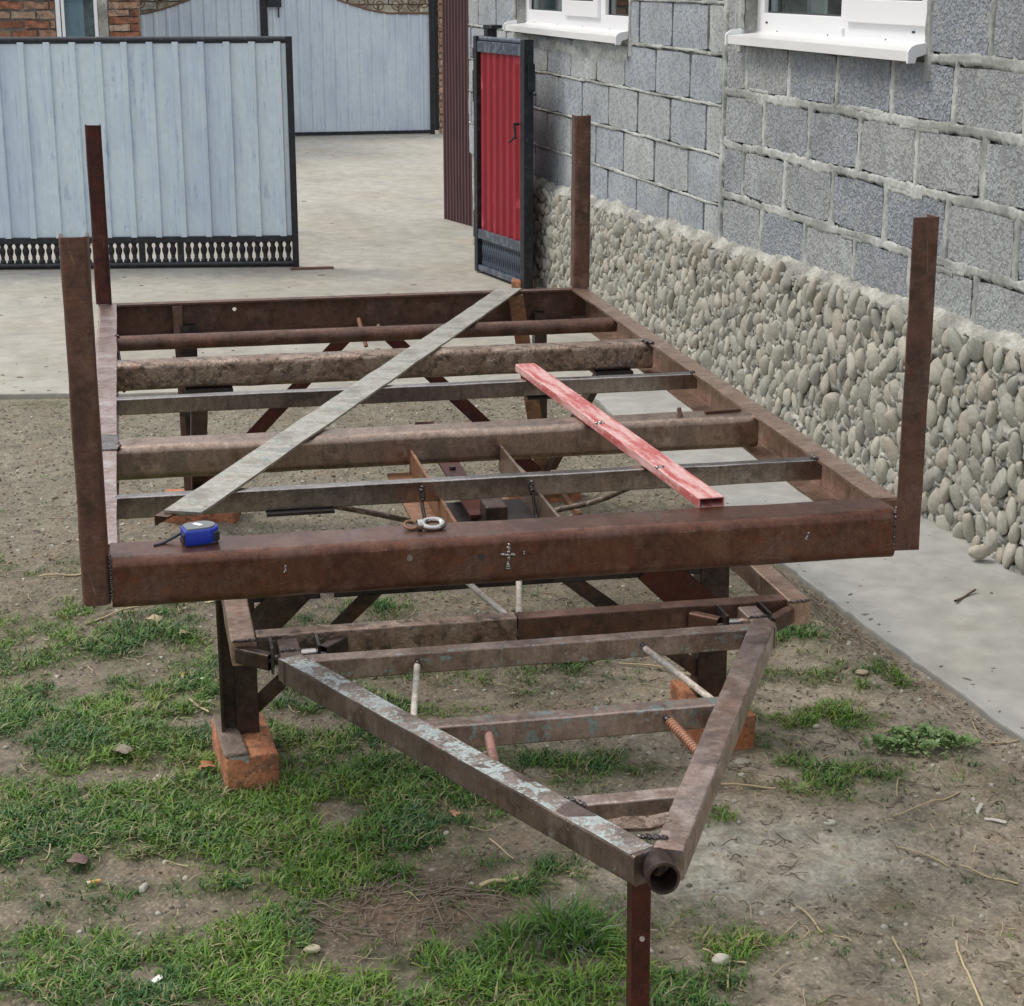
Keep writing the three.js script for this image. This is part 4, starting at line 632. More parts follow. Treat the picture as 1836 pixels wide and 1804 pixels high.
tp('diagonal_brace', bar(angS(0.035, 0.035, 0.004), [0.272, 0.145, -0.6], [0.57, 0.42, -0.6], { up: V(0, 0, 1) }), M.leg); tp('diagonal_brace', bar(angS(0.035, 0.035, 0.004, 1), [1.33, 0.15, -0.6], [1.0, 0.41, -0.6], { up: V(0, 0, 1) }), M.leg);
tp('diagonal_brace', bar(angS(0.035, 0.035, 0.004), [1.4, 0.1, -0.6], [1.5, 0.2, -0.62], { up: V(0, 0, 1) }), M.dark);
tp('undercarriage_rail', bar(flatS(0.05, 0.052, 0.004), [0.232, 0.455, -0.108], [0.232, 0.455, -0.63], { wob: 0.0014 }), M.rail); tp('undercarriage_rail', bar(flatS(0.047, 0.052, 0.004), [1.395, 0.455, -0.112], [1.395, 0.455, -0.63], { wob: 0.0014 }), M.rail);
tp('lower_front_bar', bar(tubeS(0.04, 0.062), [0.258, 0.45, -0.15], [0.79, 0.45, -0.15], { wob: 0.0012 }), M.rustPit, 'left half of the lower front bar'); tp('lower_front_bar', bar(tubeS(0.04, 0.056), [0.793, 0.452, -0.15], [1.371, 0.452, -0.15], { wob: 0.0012 }), M.rustPost, 'right half of the lower front bar');
tp('white_rod', boxUV(tubeG([[0.73, 0.462, -0.57], [0.74, 0.462, -0.45], [0.776, 0.474, -0.168]], 0.007), 0.2), M.whiteRod); tp('white_rod', boxUV(tubeG([[0.88, 0.465, -0.57], [0.86, 0.467, -0.45], [0.802, 0.474, -0.168]], 0.007), 0.2), M.whiteRod);
// hinges of the drawbar, mirrored about x = 0.797
const MX = 0.797;
for (const s of [-1, 1]) {
  const x = q => s < 0 ? q : 2 * MX - q, pr = s > 0 ? M.rustPost : M.leg;
  tp('hinge_arm', bar(tubeS(0.024, 0.034, 0.005), [x(0.222), 0.452, -0.112], [x(0.281), 0.45, -0.062], {}), pr); tp('hinge_arm', bar(tubeS(0.024, 0.034, 0.005), [x(0.432), 0.452, -0.13], [x(0.385), 0.45, -0.085], {}), pr);
  for (const q of [0.284, 0.376]) tp('hinge_plate', box(x(q) - 0.003, x(q) + 0.003, 0.425, 0.48, -0.13, -0.055, 0.3), M.weld); tp('hinge_pin', ltube([x(0.272), 0.446, -0.082], [x(0.392), 0.446, -0.082], 0.011), M.weld);
  tp('hinge_bush', ltube([x(0.338), 0.446, -0.082], [x(0.372), 0.446, -0.082], 0.019, 14), M.mill);
}
// triangular drawbar
const DY = 0.455;
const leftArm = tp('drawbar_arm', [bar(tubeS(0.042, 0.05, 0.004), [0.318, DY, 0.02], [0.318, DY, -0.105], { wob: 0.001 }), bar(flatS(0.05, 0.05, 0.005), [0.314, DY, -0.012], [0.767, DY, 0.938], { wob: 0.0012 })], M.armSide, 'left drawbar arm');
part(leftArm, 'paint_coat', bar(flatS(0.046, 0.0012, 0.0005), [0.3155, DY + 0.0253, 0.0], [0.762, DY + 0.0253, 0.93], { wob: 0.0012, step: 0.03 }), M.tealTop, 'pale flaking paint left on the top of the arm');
tp('drawbar_arm', [bar(tubeS(0.042, 0.05, 0.004), [1.276, DY, 0.02], [1.276, DY, -0.105], { wob: 0.001 }), bar(flatS(0.05, 0.05, 0.005), [1.28, DY, -0.012], [0.802, DY, 0.934], { wob: 0.0012 })], M.arm, 'right drawbar arm');
tp('drawbar_crossbar', bar(tubeS(0.036, 0.044), [0.345, DY + 0.002, 0.008], [1.25, DY + 0.002, 0.008], {}), M.teal); tp('drawbar_crossbar', bar(tubeS(0.04, 0.046), [0.505, DY + 0.001, 0.378], [1.09, DY + 0.001, 0.378], {}), M.teal); tp('drawbar_crossbar', bar(tubeS(0.038, 0.042), [0.67, DY + 0.002, 0.735], [0.91, DY + 0.002, 0.735], {}), M.arm);
{ const s = new THREE.Shape(); [[-0.05, -0.02], [-0.06, 0.008], [-0.02, 0.018], [0.02, 0.012], [0.055, 0.02], [0.05, -0.012], [0.01, -0.03]].forEach(([x, y], i) => i ? s.lineTo(x, y) : s.moveTo(x, y)); tp('nose_plate', boxUV(new THREE.ExtrudeGeometry(s, { depth: 0.006, bevelEnabled: false }).rotateX(-Math.PI / 2).translate(0.785, 0.474, 0.83), 0.4), M.rustPit); }
tp('drawbar_rod', ltube([0.56, 0.455, 0.018], [0.5, 0.462, 0.352], 0.0065), M.whiteRod, 'white rod, left'); tp('drawbar_rod', ltube([1.016, 0.455, 0.018], [1.066, 0.462, 0.362], 0.0068), M.whiteRod, 'white rod, right'); tp('drawbar_rod', ltube([0.63, 0.455, 0.39], [0.612, 0.462, 0.54], 0.009), M.pinkRod, 'short pinkish rod');
{ const a = V(0.96, 0.455, 0.385), b = V(0.968, 0.46, 0.57), q = new THREE.Quaternion().setFromUnitVectors(V(0, 0, 1), b.clone().sub(a).normalize()), g = [ltube(a.toArray(), b.toArray(), 0.0078)]; for (let i = 1; i < 17; i++) { const c = a.clone().lerp(b, i / 17); g.push(boxUV(new THREE.TorusGeometry(0.0082, 0.0023, 5, 12).rotateX(0.35).applyQuaternion(q).translate(c.x, c.y, c.z), 0.2)); } tp('ribbed_rod', g, M.rebar); }
tp('coupler_tube', [bar(pipeS(0.0245, 0.004), [0.785, 0.456, 0.93], [0.776, 0.466, 1.0], { crease: 1, curve: 14, wob: 0.0006 })], M.leg, 'round coupler tube');
tp('prop_post', bar(tubeS(0.031, 0.031, 0.003), [0.773, -0.01, 0.892], [0.769, 0.432, 0.892], { up: V(0, 0, 1) }), M.rustRed, 'dark red prop under the nose');
tp('hole', new THREE.CylinderGeometry(0.0042, 0.0042, 0.003, 10).rotateX(Math.PI / 2).translate(0.771, 0.318, 0.909), M.whiteRod);
// weld beads: lumpy runs along the joints
function weldRun(a, b, r, n) { const g = []; n = Math.round(n * 1.8); for (let i = 0; i < n; i++) { const t = (i + 0.5) / n, s = new THREE.IcosahedronGeometry(r * rr(0.65, 1.05), 1); s.scale(rr(0.9, 1.4), rr(0.7, 1), rr(0.9, 1.4)); s.translate(mix(a[0], b[0], t) + rr(-1, 1) * r * 0.35, mix(a[1], b[1], t) + rr(-1, 1) * r * 0.35, mix(a[2], b[2], t) + rr(-1, 1) * r * 0.3); g.push(boxUV(s, 0.3)); } return mergeGeometries(g); }
for (const [a, b, r, n] of [[[1.506, 0.655, 0.1], [1.506, 0.742, 0.1], 0.0042, 15], [[-0.012, 0.652, 0.1], [-0.012, 0.74, 0.1], 0.0035, 12], [[0.768, 0.481, 0.885], [0.81, 0.481, 0.9], 0.0042, 14], [[0.752, 0.432, 0.925], [0.752, 0.475, 0.925], 0.005, 8], [[0.81, 0.475, 0.92], [0.822, 0.43, 0.925], 0.005, 9], [[0.3, 0.481, -0.036], [0.338, 0.481, -0.036], 0.004, 9], [[1.258, 0.481, -0.036], [1.295, 0.481, -0.036], 0.004, 9], [[1.488, 0.733, -1.7], [1.505, 0.733, -1.66], 0.006, 8], [[1.497, 0.733, -1.262], [1.502, 0.733, -1.25], 0.0045, 4], [[1.492, 0.733, -0.335], [1.502, 0.733, -0.32], 0.0045, 5], [[0.001, 0.731, -2.1], [0.004, 0.731, -2.09], 0.005, 4], [[0.002, 0.731, -0.79], [0.004, 0.731, -0.74], 0.005, 7], [[0.625, 0.72, -0.32], [0.628, 0.69, -0.317], 0.005, 5], [[0.86, 0.72, -0.318], [0.862, 0.695, -0.316], 0.005, 4], [[0.21, 0.482, -0.105], [0.255, 0.482, -0.105], 0.0038, 9], [[1.37, 0.482, -0.108], [1.415, 0.482, -0.108], 0.0038, 9], [[0.79, 0.483, -0.172], [0.793, 0.44, -0.127], 0.0045, 8], [[0.752, 0.434, 0.905], [0.79, 0.434, 0.912], 0.0045, 9], [[0.557, 0.462, 0.03], [0.562, 0.452, 0.03], 0.005, 3], [[1.012, 0.464, 0.03], [1.018, 0.45, 0.03], 0.005, 3], [[0.955, 0.462, 0.4], [0.965, 0.45, 0.402], 0.006, 4], [[0.69, 0.481, 0.725], [0.715, 0.481, 0.76], 0.004, 7]]) tp('weld_bead', weldRun(a, b, r, n), M.weld);
// marks on the front beam: a cross of weld spatter, a rivet, a bolt hole and loose drips
tp('weld_cross', [weldRun([0.726, 0.715, 0.1015], [0.724, 0.668, 0.1015], 0.0042, 10), weldRun([0.712, 0.694, 0.1015], [0.738, 0.692, 0.1015], 0.0045, 9), weldRun([0.7245, 0.676, 0.1015], [0.7245, 0.664, 0.1015], 0.0052, 3), weldRun([0.755, 0.699, 0.1015], [0.755, 0.692, 0.1015], 0.0026, 3)], M.mill);
tp('rivet', new THREE.CylinderGeometry(0.006, 0.007, 0.004, 12).rotateX(Math.PI / 2).translate(0.536, 0.699, 0.1025), M.mill); tp('bolt_hole', new THREE.CylinderGeometry(0.006, 0.006, 0.003, 12).rotateX(Math.PI / 2).translate(0.672, 0.693, 0.1008), M.gasket);
tp('weld_bead', weldRun([0.305, 0.7, 0.1012], [0.302, 0.686, 0.1012], 0.003, 4), M.mill); tp('weld_bead', weldRun([1.325, 0.7, 0.1012], [1.32, 0.685, 0.1012], 0.003, 4), M.mill);
tp('patch_plate', warp(box(-0.066, 0.002, H + 0.0005, H + 0.003, -0.86, -0.72, 0.4), 0.0012, 20), M.mill, 'bluish patch on the left side rail');
// ---------------------------------------------------------------- bricks under the legs, loose steel and tools
function brickThing(x, z, turn, label, { w = 0.12, l = 0.255, h = 0.086, tint = [0.88, 0.88, 0.9], y = 0, grp } = {}) {
  let g = new RoundedBoxGeometry(w, h + 0.02, l, 3, 0.006); g.deleteAttribute('uv'); g = mergeVertices(g, 1e-5); g = g.toNonIndexed(); g.translate(0, h / 2 - 0.01, 0); warp(g, 0.0035, 30, Math.floor(rnd() * 30)); warp(g, 0.004, 9, Math.floor(rnd() * 30)); g = toCreasedNormals(boxUV(g, 0.4, rnd() * 3, rnd() * 3), 0.6);
  const t = thing('brick', label, 'brick', [x, y, z], grp); t.rotation.y = turn; t.userData.local = true; part(t, 'body', g, tintBrick(...tint)); return t;
}
{
  const b = brickThing(0.247, -0.575, 0.08, 'orange brick with old mortar on its left edge under the front left trailer leg', { tint: [0.86, 0.86, 0.86] });
  const g = warp(new RoundedBoxGeometry(0.05, 0.014, 0.235, 4, 0.006).translate(-0.034, 0.09, 0.01), 0.006, 28, 3); part(b, 'mortar_lump', boxUV(g, 0.5), M.tread.clone()).material.setValues({ map: mortarTex([122, 108, 98], 701), bumpMap: mortarBump, bumpScale: 0.006 }); b.children[1].material.color.set(0xffffff);
  part(b, 'mortar_smear', boxUV(warp(new RoundedBoxGeometry(0.045, 0.035, 0.008, 3, 0.003).translate(-0.03, 0.068, 0.126), 0.005, 40, 8), 0.5), M.mortar);
  brickThing(1.36, -0.572, 0.05, 'orange brick under the front right trailer leg', { tint: [0.9, 0.86, 0.8], w: 0.125, l: 0.25 });
  brickThing(0.235, -2.64, 1.35, 'reddish brick under the rear left trailer leg', { tint: [0.82, 0.8, 0.85] });
  brickThing(1.4, -2.64, 1.5, 'reddish brick under the rear right trailer leg', { tint: [0.82, 0.8, 0.85] });
  brickThing(2.245, -6.96, 1.3, 'piece of orange brick at the foot of the open red wicket gate', { y: 0.01, h: 0.05, w: 0.1, l: 0.13 });
}
single('steel_strip', bar(angS(0.078, 0.006, 0.0055, 1, 1), [0.127, 0.735, -0.165], [1.292, 0.735, -2.655], { wob: 0.0016, uv: 0.5 }), M.strip, 'long flat grey-green steel strip lying diagonally across the trailer crossbars', 'steel strip');
single('short_angle', bar(angS(0.03, 0.02, 0.003, 1, 1), [0.085, 0.722, -0.16], [0.175, 0.722, -0.31], { wob: 0.001 }), M.rustDark, 'short dark rusty scrap under the near end of the diagonal steel strip', 'scrap');
{
  const t = thing('red_tube', 'flat red painted rectangular steel tube with open end, lying lengthwise on the crossbars', 'steel tube', [1.11, 0.73, -0.68]);
  part(t, 'tube', bar(tubeS(0.054, 0.021, 0.003, 0.0022), [1.068, 0.7415, -1.36], [1.158, 0.7415, -0.002], { wob: 0.0006, uv: 0.5 }), M.redPaint);
  for (const k of [0.52, 0.82]) { const x = mix(1.068, 1.158, k), z = mix(-1.36, -0.002, k); part(t, 'weld_spot', weldRun([x - 0.027, 0.752, z], [x - 0.012, 0.7525, z - 0.004], 0.005, 4), M.mill); }
}
// tape measure
{
  const t = localThing('tape_measure', 'blue tape measure with grey face lying on the left end of the front beam', 'tape measure', [0.15, 0.7315, 0.024], 0.22);
  const blue = std({ color: new THREE.Color().setRGB(0.008, 0.035, 0.36), roughness: 0.32 }), rub = std({ color: new THREE.Color().setRGB(0.02, 0.022, 0.04), roughness: 0.6 }), grey = std({ color: new THREE.Color().setRGB(0.17, 0.185, 0.19), roughness: 0.5 });
  const s = new THREE.Shape(); s.moveTo(-0.034, -0.03); s.lineTo(0.018, -0.03); s.absarc(0.012, 0.0, 0.03, -1.35, 1.9); s.quadraticCurveTo(-0.03, 0.032, -0.034, 0.01); s.lineTo(-0.034, -0.03);
  const ex = (sh, d, bv) => new THREE.ExtrudeGeometry(sh, { depth: d, bevelEnabled: true, bevelSize: bv, bevelThickness: bv, bevelSegments: 3, curveSegments: 14 }).rotateX(-Math.PI / 2);
  part(t, 'body', toCreasedNormals(boxUV(ex(s, 0.028, 0.003).translate(0, 0.005, 0), 0.2), 0.6), blue);
  const s2 = new THREE.Shape(); s2.moveTo(-0.03, -0.026); s2.lineTo(0.016, -0.026); s2.absarc(0.011, 0, 0.026, -1.35, 1.9); s2.quadraticCurveTo(-0.026, 0.028, -0.03, 0.008); s2.lineTo(-0.03, -0.026);
  part(t, 'face', ex(s2, 0.002, 0.0015).translate(0, 0.0365, 0), grey); part(t, 'label', lb(-0.006, 0.006, 0.0402, 0.0412, -0.012, 0.012, 0.0004).rotateY(0.5), M.pvc);
  part(t, 'grip', [boxUV(new RoundedBoxGeometry(0.03, 0.022, 0.01, 3, 0.004).translate(0.024, 0.017, 0.028).rotateY(0.12), 0.2), boxUV(new RoundedBoxGeometry(0.07, 0.006, 0.064, 3, 0.002).translate(0, 0.003, 0), 0.2)], rub);
  part(t, 'mouth', [lb(-0.039, -0.03, 0.006, 0.03, 0.008, 0.03, 0.002)], rub); part(t, 'hook', [lb(-0.041, -0.0385, 0.008, 0.026, 0.012, 0.028, 0.0008)], M.weld);
  part(t, 'strap', boxUV(tubeG([[-0.032, 0.02, -0.018], [-0.055, 0.01, -0.018], [-0.078, 0.003, -0.012], [-0.098, 0.0015, -0.006]], 0.0035), 0.2), rub);
}
scene.children[scene.children.length - 1].scale.setScalar(0.84);
{ // eye nut with a rusty ring
  const chrome = std({ color: new THREE.Color().setRGB(0.42, 0.4, 0.38), metalness: 1, roughness: 0.2, bumpMap: rustBump, bumpScale: 0.0003 });
  const t = localThing('eye_nut', 'shiny steel eye nut with a rusty ring lying on the middle of the front beam', 'eye nut', [0.588, 0.7315, 0.034], 0.1);
  const ring = new THREE.TorusGeometry(0.0155, 0.0062, 12, 28).scale(1.25, 0.9, 1).rotateX(-Math.PI / 2 + 0.35).translate(0.004, 0.0105, 0); part(t, 'eye', boxUV(ring, 0.2), chrome);
  part(t, 'collar', boxUV(new THREE.CylinderGeometry(0.0105, 0.0115, 0.009, 16).rotateZ(Math.PI / 2).translate(-0.023, 0.011, 0), 0.2), chrome);
  part(t, 'ring', boxUV(new THREE.TorusGeometry(0.0125, 0.0032, 8, 22).rotateX(-1.2).translate(-0.036, 0.0085, -0.012), 0.1), M.orange);
}
single('bolt_stub', [boxUV(new THREE.CylinderGeometry(0.0055, 0.006, 0.022, 8).rotateZ(0.2).translate(1.322, 0.741, -0.775), 0.2), boxUV(new THREE.CylinderGeometry(0.009, 0.009, 0.005, 6).translate(1.322, 0.7325, -0.775), 0.2)], M.rustWarm, 'small rusty bolt standing on the thick crossbar near the right rail', 'bolt');
single('short_bar', bar(flatS(0.014, 0.006), [1.39, 0.7335, -0.79], [1.482, 0.7335, -0.8], { wob: 0.0004 }), M.rustDark, 'short dark flat bar lying on the right end of the thick crossbar', 'steel bar');
single('washer', boxUV(new THREE.TorusGeometry(0.014, 0.006, 8, 16).scale(1, 1, 0.6).rotateX(Math.PI / 2).translate(1.62, 0.026, -1.28), 0.1), M.tread, 'small dark lump lying on the concrete path', 'lump'); 
// ---------------------------------------------------------------- grass, litter and small things on the soil
const MAT = new THREE.Matrix4(), QT = new THREE.Quaternion(), EU = new THREE.Euler(), COL = new THREE.Color();
function bladeClump(n, h, w, spread, lean) {
  const P = [], I = [];
  for (let b = 0; b < n; b++) {
    const a = rr(0, 6.28), L = h * rr(0.55, 1.15), le = rr(0.3, 1) * lean, x0 = rr(-1, 1) * spread, z0 = rr(-1, 1) * spread, ww = w * rr(0.7, 1.2), tw = rr(-0.6, 0.6), S = 3;
    const base = P.length / 3;
    for (let s = 0; s <= S; s++) { const t = s / S, r = L * le * t * t, y = L * t * (1 - 0.45 * le * t), hw = ww * 0.5 * (1 - Math.pow(t, 1.6) * 0.95), ca = Math.cos(a), sa = Math.sin(a), px = -Math.sin(a + tw * t) * hw, pz = Math.cos(a + tw * t) * hw; P.push(x0 + ca * r + px, y, z0 + sa * r + pz, x0 + ca * r - px, y, z0 + sa * r - pz); }
    for (let s = 0; s < S; s++) { const q = base + s * 2; I.push(q, q + 1, q + 2, q + 1, q + 3, q + 2); }
  }
  const g = new THREE.BufferGeometry(); g.setAttribute('position', new THREE.Float32BufferAttribute(P, 3)); g.setIndex(I); g.computeVertexNormals(); return g;
}
{
  const bladeM = new THREE.MeshPhysicalMaterial({ roughness: 0.6, transmission: 0.3, thickness: 0, side: THREE.DoubleSide, color: 0xffffff });
  const kinds = [bladeClump(6, 0.031, 0.0046, 0.017, 1.35), bladeClump(6, 0.023, 0.0042, 0.019, 1.45), bladeClump(5, 0.043, 0.0046, 0.015, 1.25), bladeClump(9, 0.09, 0.0048, 0.024, 1.05)];
  const L = kinds.map(() => []);
  for (let t = 0; t < 190000; t++) {
    const x = rr(-1.0, 2.1), z = rr(-4.5, 0.85), c = cover(x, z); if (rnd() > Math.pow(c, 1.7) * 0.5) continue; if (Math.abs(x - 0.247) < 0.07 && Math.abs(z + 0.575) < 0.135) continue; if (Math.abs(x - 1.36) < 0.075 && Math.abs(z + 0.56) < 0.16) continue;
    const tall = Math.exp(-(((x - 0.75) / 0.1) ** 2 + ((z - 0.36) / 0.07) ** 2)) > 0.45 && rnd() < 0.75, k = tall ? 3 : pick([0, 0, 1, 1, 2]);
    if (k < 2 && z < -2 && rnd() < 0.4) continue;
    L[k].push([x, z, c, tall]);
  }
  const grass = new THREE.Group(); grass.name = 'grass'; grass.userData = { label: 'short patchy green grass growing in the bare soil around the trailer', category: 'grass', kind: 'stuff' }; scene.add(grass);
  kinds.forEach((g, k) => { const im = new THREE.InstancedMesh(g, bladeM, Math.max(1, L[k].length)); im.name = numbered('grass_blades'); im.castShadow = im.receiveShadow = true;
    L[k].forEach(([x, z, c, tall], i) => { EU.set(rr(-0.25, 0.25), rr(0, 6.28), rr(-0.25, 0.25)); const s = rr(0.6, 1.15) * (0.65 + 0.5 * c); im.setMatrixAt(i, MAT.compose(V(x, gh(x, z) - 0.002, z), QT.setFromEuler(EU), V(s, s, s)));
      const y = n3(x * 5, 0, z * 5, 61) * 0.5 + rr(-0.5, 0.5); const q = [mix(0.035, 0.19, clamp(0.4 + y)), mix(0.13, 0.33, clamp(0.45 + y)), mix(0.016, 0.03, rnd())]; if (rnd() < 0.15) { q[0] = 0.36; q[1] = 0.32; q[2] = 0.16; } if (tall) { q[0] *= 0.7; q[1] *= 0.85; q[2] *= 1.3; } im.setColorAt(i, COL.setRGB(...q)); });
    grass.add(im); });
  // soil crumbs and pebbles
  const crumbs = [0, 1, 2].map(s => { let q = new THREE.IcosahedronGeometry(1, 1); q.deleteAttribute('uv'); q.deleteAttribute('normal'); q = mergeVertices(q, 1e-4); warp(q, 0.3, 1.2, s * 7); q.scale(1, 0.6, 0.8); q.computeVertexNormals(); return q; });
  const gr = new THREE.Group(); gr.name = 'gravel'; gr.userData = { label: 'crumbs of soil and small pebbles scattered over the bare ground', category: 'gravel', kind: 'stuff' }; scene.add(gr);
  crumbs.forEach((g, k) => { const n = 8000, im = new THREE.InstancedMesh(g, std({ roughness: 1 }), n); im.name = numbered('soil_crumbs'); im.castShadow = im.receiveShadow = true;
    for (let i = 0; i < n; i++) { let x, z; do { x = rr(-1.0, 2.05); z = rr(-4.6, 0.85); } while (cover(x, z) > rr(0.1, 0.9) || (x > 1.93 && z < -1.2) || (rnd() < 0.8 && ((x - 1.22) / 0.3) ** 2 + ((z - 0.09) / 0.18) ** 2 < 1)); const s = 0.0013 + 0.006 * Math.pow(rnd(), 4) + (rnd() < 0.012 ? rr(0.003, 0.008) : 0); EU.set(rr(-0.5, 0.5), rr(0, 6.28), rr(-0.5, 0.5)); im.setMatrixAt(i, MAT.compose(V(x, gh(x, z) + s * 0.1, z), QT.setFromEuler(EU), V(s, s, s))); const t = rnd(); s > 0.006 && t < 0.4 ? COL.setRGB(0.42, 0.4, 0.34) : COL.setRGB(mix(0.11, 0.2, t), mix(0.095, 0.17, t), mix(0.065, 0.125, t)); im.setColorAt(i, COL); }
    gr.add(im); });
}
// thin dry stalks and twigs
function stalk(a, b, r, bend, yb = 0.004) { const p = []; const n = 7; for (let i = 0; i <= n; i++) { const t = i / n, x = mix(a[0], b[0], t) + bend * 0.5 * Math.sin(t * 3.1) * (b[1] - a[1]), z = mix(a[1], b[1], t) - bend * 0.5 * Math.sin(t * 3.1) * (b[0] - a[0]); p.push([x, Math.max(gh(x, z), x > 2.1 ? 0.007 : -1) + yb + r + 0.004 * Math.sin(t * 5 + a[0] * 20), z]); } return boxUV(tubeG(p, r, 0.3, 14, 5), 0.3); }
const strawM = std({ color: new THREE.Color().setRGB(0.5, 0.41, 0.25), roughness: 0.8 }), twigM = std({ color: new THREE.Color().setRGB(0.16, 0.12, 0.09), roughness: 0.9 }), greyM = std({ color: new THREE.Color().setRGB(0.34, 0.28, 0.21), roughness: 0.9 });
{
  const lit = [[], [], []];
  for (let i = 0; i < 1100; i++) { const x = rr(0.9, 2.2), z = rr(-1.6, 0.8); if (x > 1.99 + 0.03 * (z + 1)) continue; const L = 0.015 + 0.07 * Math.pow(rnd(), 2.5), a = rr(0, 6.28); lit[rnd() < 0.62 ? 1 : rnd() < 0.5 ? 0 : 2].push(stalk([x, z], [x + L * Math.cos(a), z + L * Math.sin(a)], rr(0.0006, 0.0015), rr(-0.25, 0.25), 0.002)); }
  for (let i = 0; i < 700; i++) { const x = rr(-0.8, 1.1), z = rr(-2.6, 0.8), L = 0.012 + 0.06 * Math.pow(rnd(), 2.5), a = rr(0, 6.28); lit[rnd() < 0.3 ? 1 : rnd() < 0.6 ? 0 : 2].push(stalk([x, z], [x + L * Math.cos(a), z + L * Math.sin(a)], rr(0.0006, 0.0014), rr(-0.25, 0.25), 0.006)); }
  for (let i = 0; i < 520; i++) { const x = rr(-0.9, 1.95), z = rr(-4.3, -1.4), L = 0.015 + 0.06 * Math.pow(rnd(), 2.5), a = rr(0, 6.28); lit[rnd() < 0.6 ? 1 : 2].push(stalk([x, z], [x + L * Math.cos(a), z + L * Math.sin(a)], rr(0.0008, 0.0018), rr(-0.25, 0.25), 0.002)); }
  for (let i = 0; i < 420; i++) { const z = rr(-2.2, 0.2), x = (z < -1.9 ? 1.965 : z < -1 ? mix(1.965, 2.02, (z + 1.9) / 0.9) : 2.02 + 0.083 * (z + 1)) - 0.025 - 0.11 * rnd() * rnd(), L = rr(0.012, 0.06), a = 1.57 + rr(-0.7, 0.7), c = Math.cos(a) * L; lit[rnd() < 0.6 ? 1 : 2].push(stalk([x - Math.abs(c), z], [x, z + L * Math.sin(a)], rr(0.0006, 0.0013), rr(-0.3, 0.3), 0.002)); }
  const g = new THREE.Group(); g.name = 'dry_litter'; g.userData = { label: 'fine dry twigs and straw bits scattered on the soil', category: 'litter', kind: 'stuff' }; scene.add(g);
  lit.forEach((l, k) => g.add(meshOf(numbered('litter'), mergeGeometries(l), [strawM, twigM, greyM][k])));
  const heap = []; for (let i = 0; i < 130; i++) { const q = Math.sqrt(rnd()), a0 = rr(0, 6.28), x = 0.51 + 0.2 * q * Math.cos(a0), z = 0.14 + 0.12 * q * Math.sin(a0), a = rr(-0.9, 0.9) + (rnd() < 0.4 ? 1.9 : 0.4), L = rr(0.04, 0.13); heap.push(stalk([x - L / 2 * Math.cos(a), z + L / 2 * Math.sin(a)], [x + L / 2 * Math.cos(a), z - L / 2 * Math.sin(a)], rr(0.0007, 0.0014), rr(-0.25, 0.25), rr(0.001, 0.008))); }
  const hp = meshOf('twig_heap', mergeGeometries(heap), std({ color: new THREE.Color().setRGB(0.25, 0.2, 0.155), roughness: 0.9 })); hp.userData = { label: 'tangle of thin brown twigs on the grass left of the trailer nose', category: 'twigs', kind: 'stuff' }; scene.add(hp);
}
for (const [a, b, r, bend, label] of [
  [[1.239, -0.246], [1.398, -0.222], 0.0026, 0.05, 'pale straw stalk just right of the drawbar arm'], [[1.394, 0.45], [1.339, 0.7], 0.0024, 0.06, 'bent straw stalk near the bottom edge, left of the other long one'], [[1.503, 0.494], [1.45, 0.72], 0.0026, -0.06, 'long straw stalk nearest the lower right corner'],
  [[1.546, 0.115], [1.617, 0.206], 0.0018, 0.03, 'thin straw on the soil right of the cement patch'], [[1.634, 0.222], [1.72, 0.31], 0.002, -0.03, 'straw pointing away at the right edge of the soil'], [[1.252, 0.321], [1.265, 0.423], 0.0022, 0.04, 'short straw below the cement patch'], [[1.587, -0.01], [1.794, -0.125], 0.002, -0.08, 'thin brown stalk in front of the leafy weed'],
  [[1.027, 0.427], [1.089, 0.502], 0.002, 0.02, 'straw crossing another beside the prop foot'], [[1.028, 0.575], [1.075, 0.455], 0.0018, 0.03, 'straw lying under a crossing straw beside the prop foot'], [[0.724, -0.1], [0.754, 0.01], 0.0018, 0.1, 'curved straw on bare soil left of the nose'], [[0.136, -1.005], [0.18, -0.904], 0.0026, 0, 'short pale stick beside the brick of the front left leg'],
  [[2.0, -0.5], [1.962, -0.36], 0.0016, 0.05, 'thin straw between the weed and the concrete path'], [[1.251, -1.03], [1.48, -0.84], 0.0024, 0.1, 'long curved stalk on the soil behind the drawbar rods'], [[1.731, -1.215], [1.853, -1.236], 0.0028, 0.03, 'pale stick at the edge of the concrete path'], [[0.664, 0.111], [0.745, 0.1], 0.005, 0.03, 'dry pale leaf blade in the tuft left of the nose'],
  [[0.407, -0.649], [0.512, -0.644], 0.0024, 0.04, 'pale straw under the left drawbar arm'], [[1.965, -0.375], [2.079, -0.386], 0.002, -0.06, 'crooked straw touching the corner of the path'], [[1.631, -0.09], [1.684, -0.208], 0.0016, 0.03, 'short upright straw beside the weed'], [[-0.271, -2.084], [-0.14, -2.1], 0.003, 0.06, 'pale stick on the soil left of the front beam end'], [[-0.13, -1.64], [0.02, -1.75], 0.0026, 0.1, 'curved pale stick left of the front left stake foot']]) single('straw_stalk', stalk(a, b, r, bend, 0.004), strawM, label, 'straw', 'single straw stalks lying on the soil');
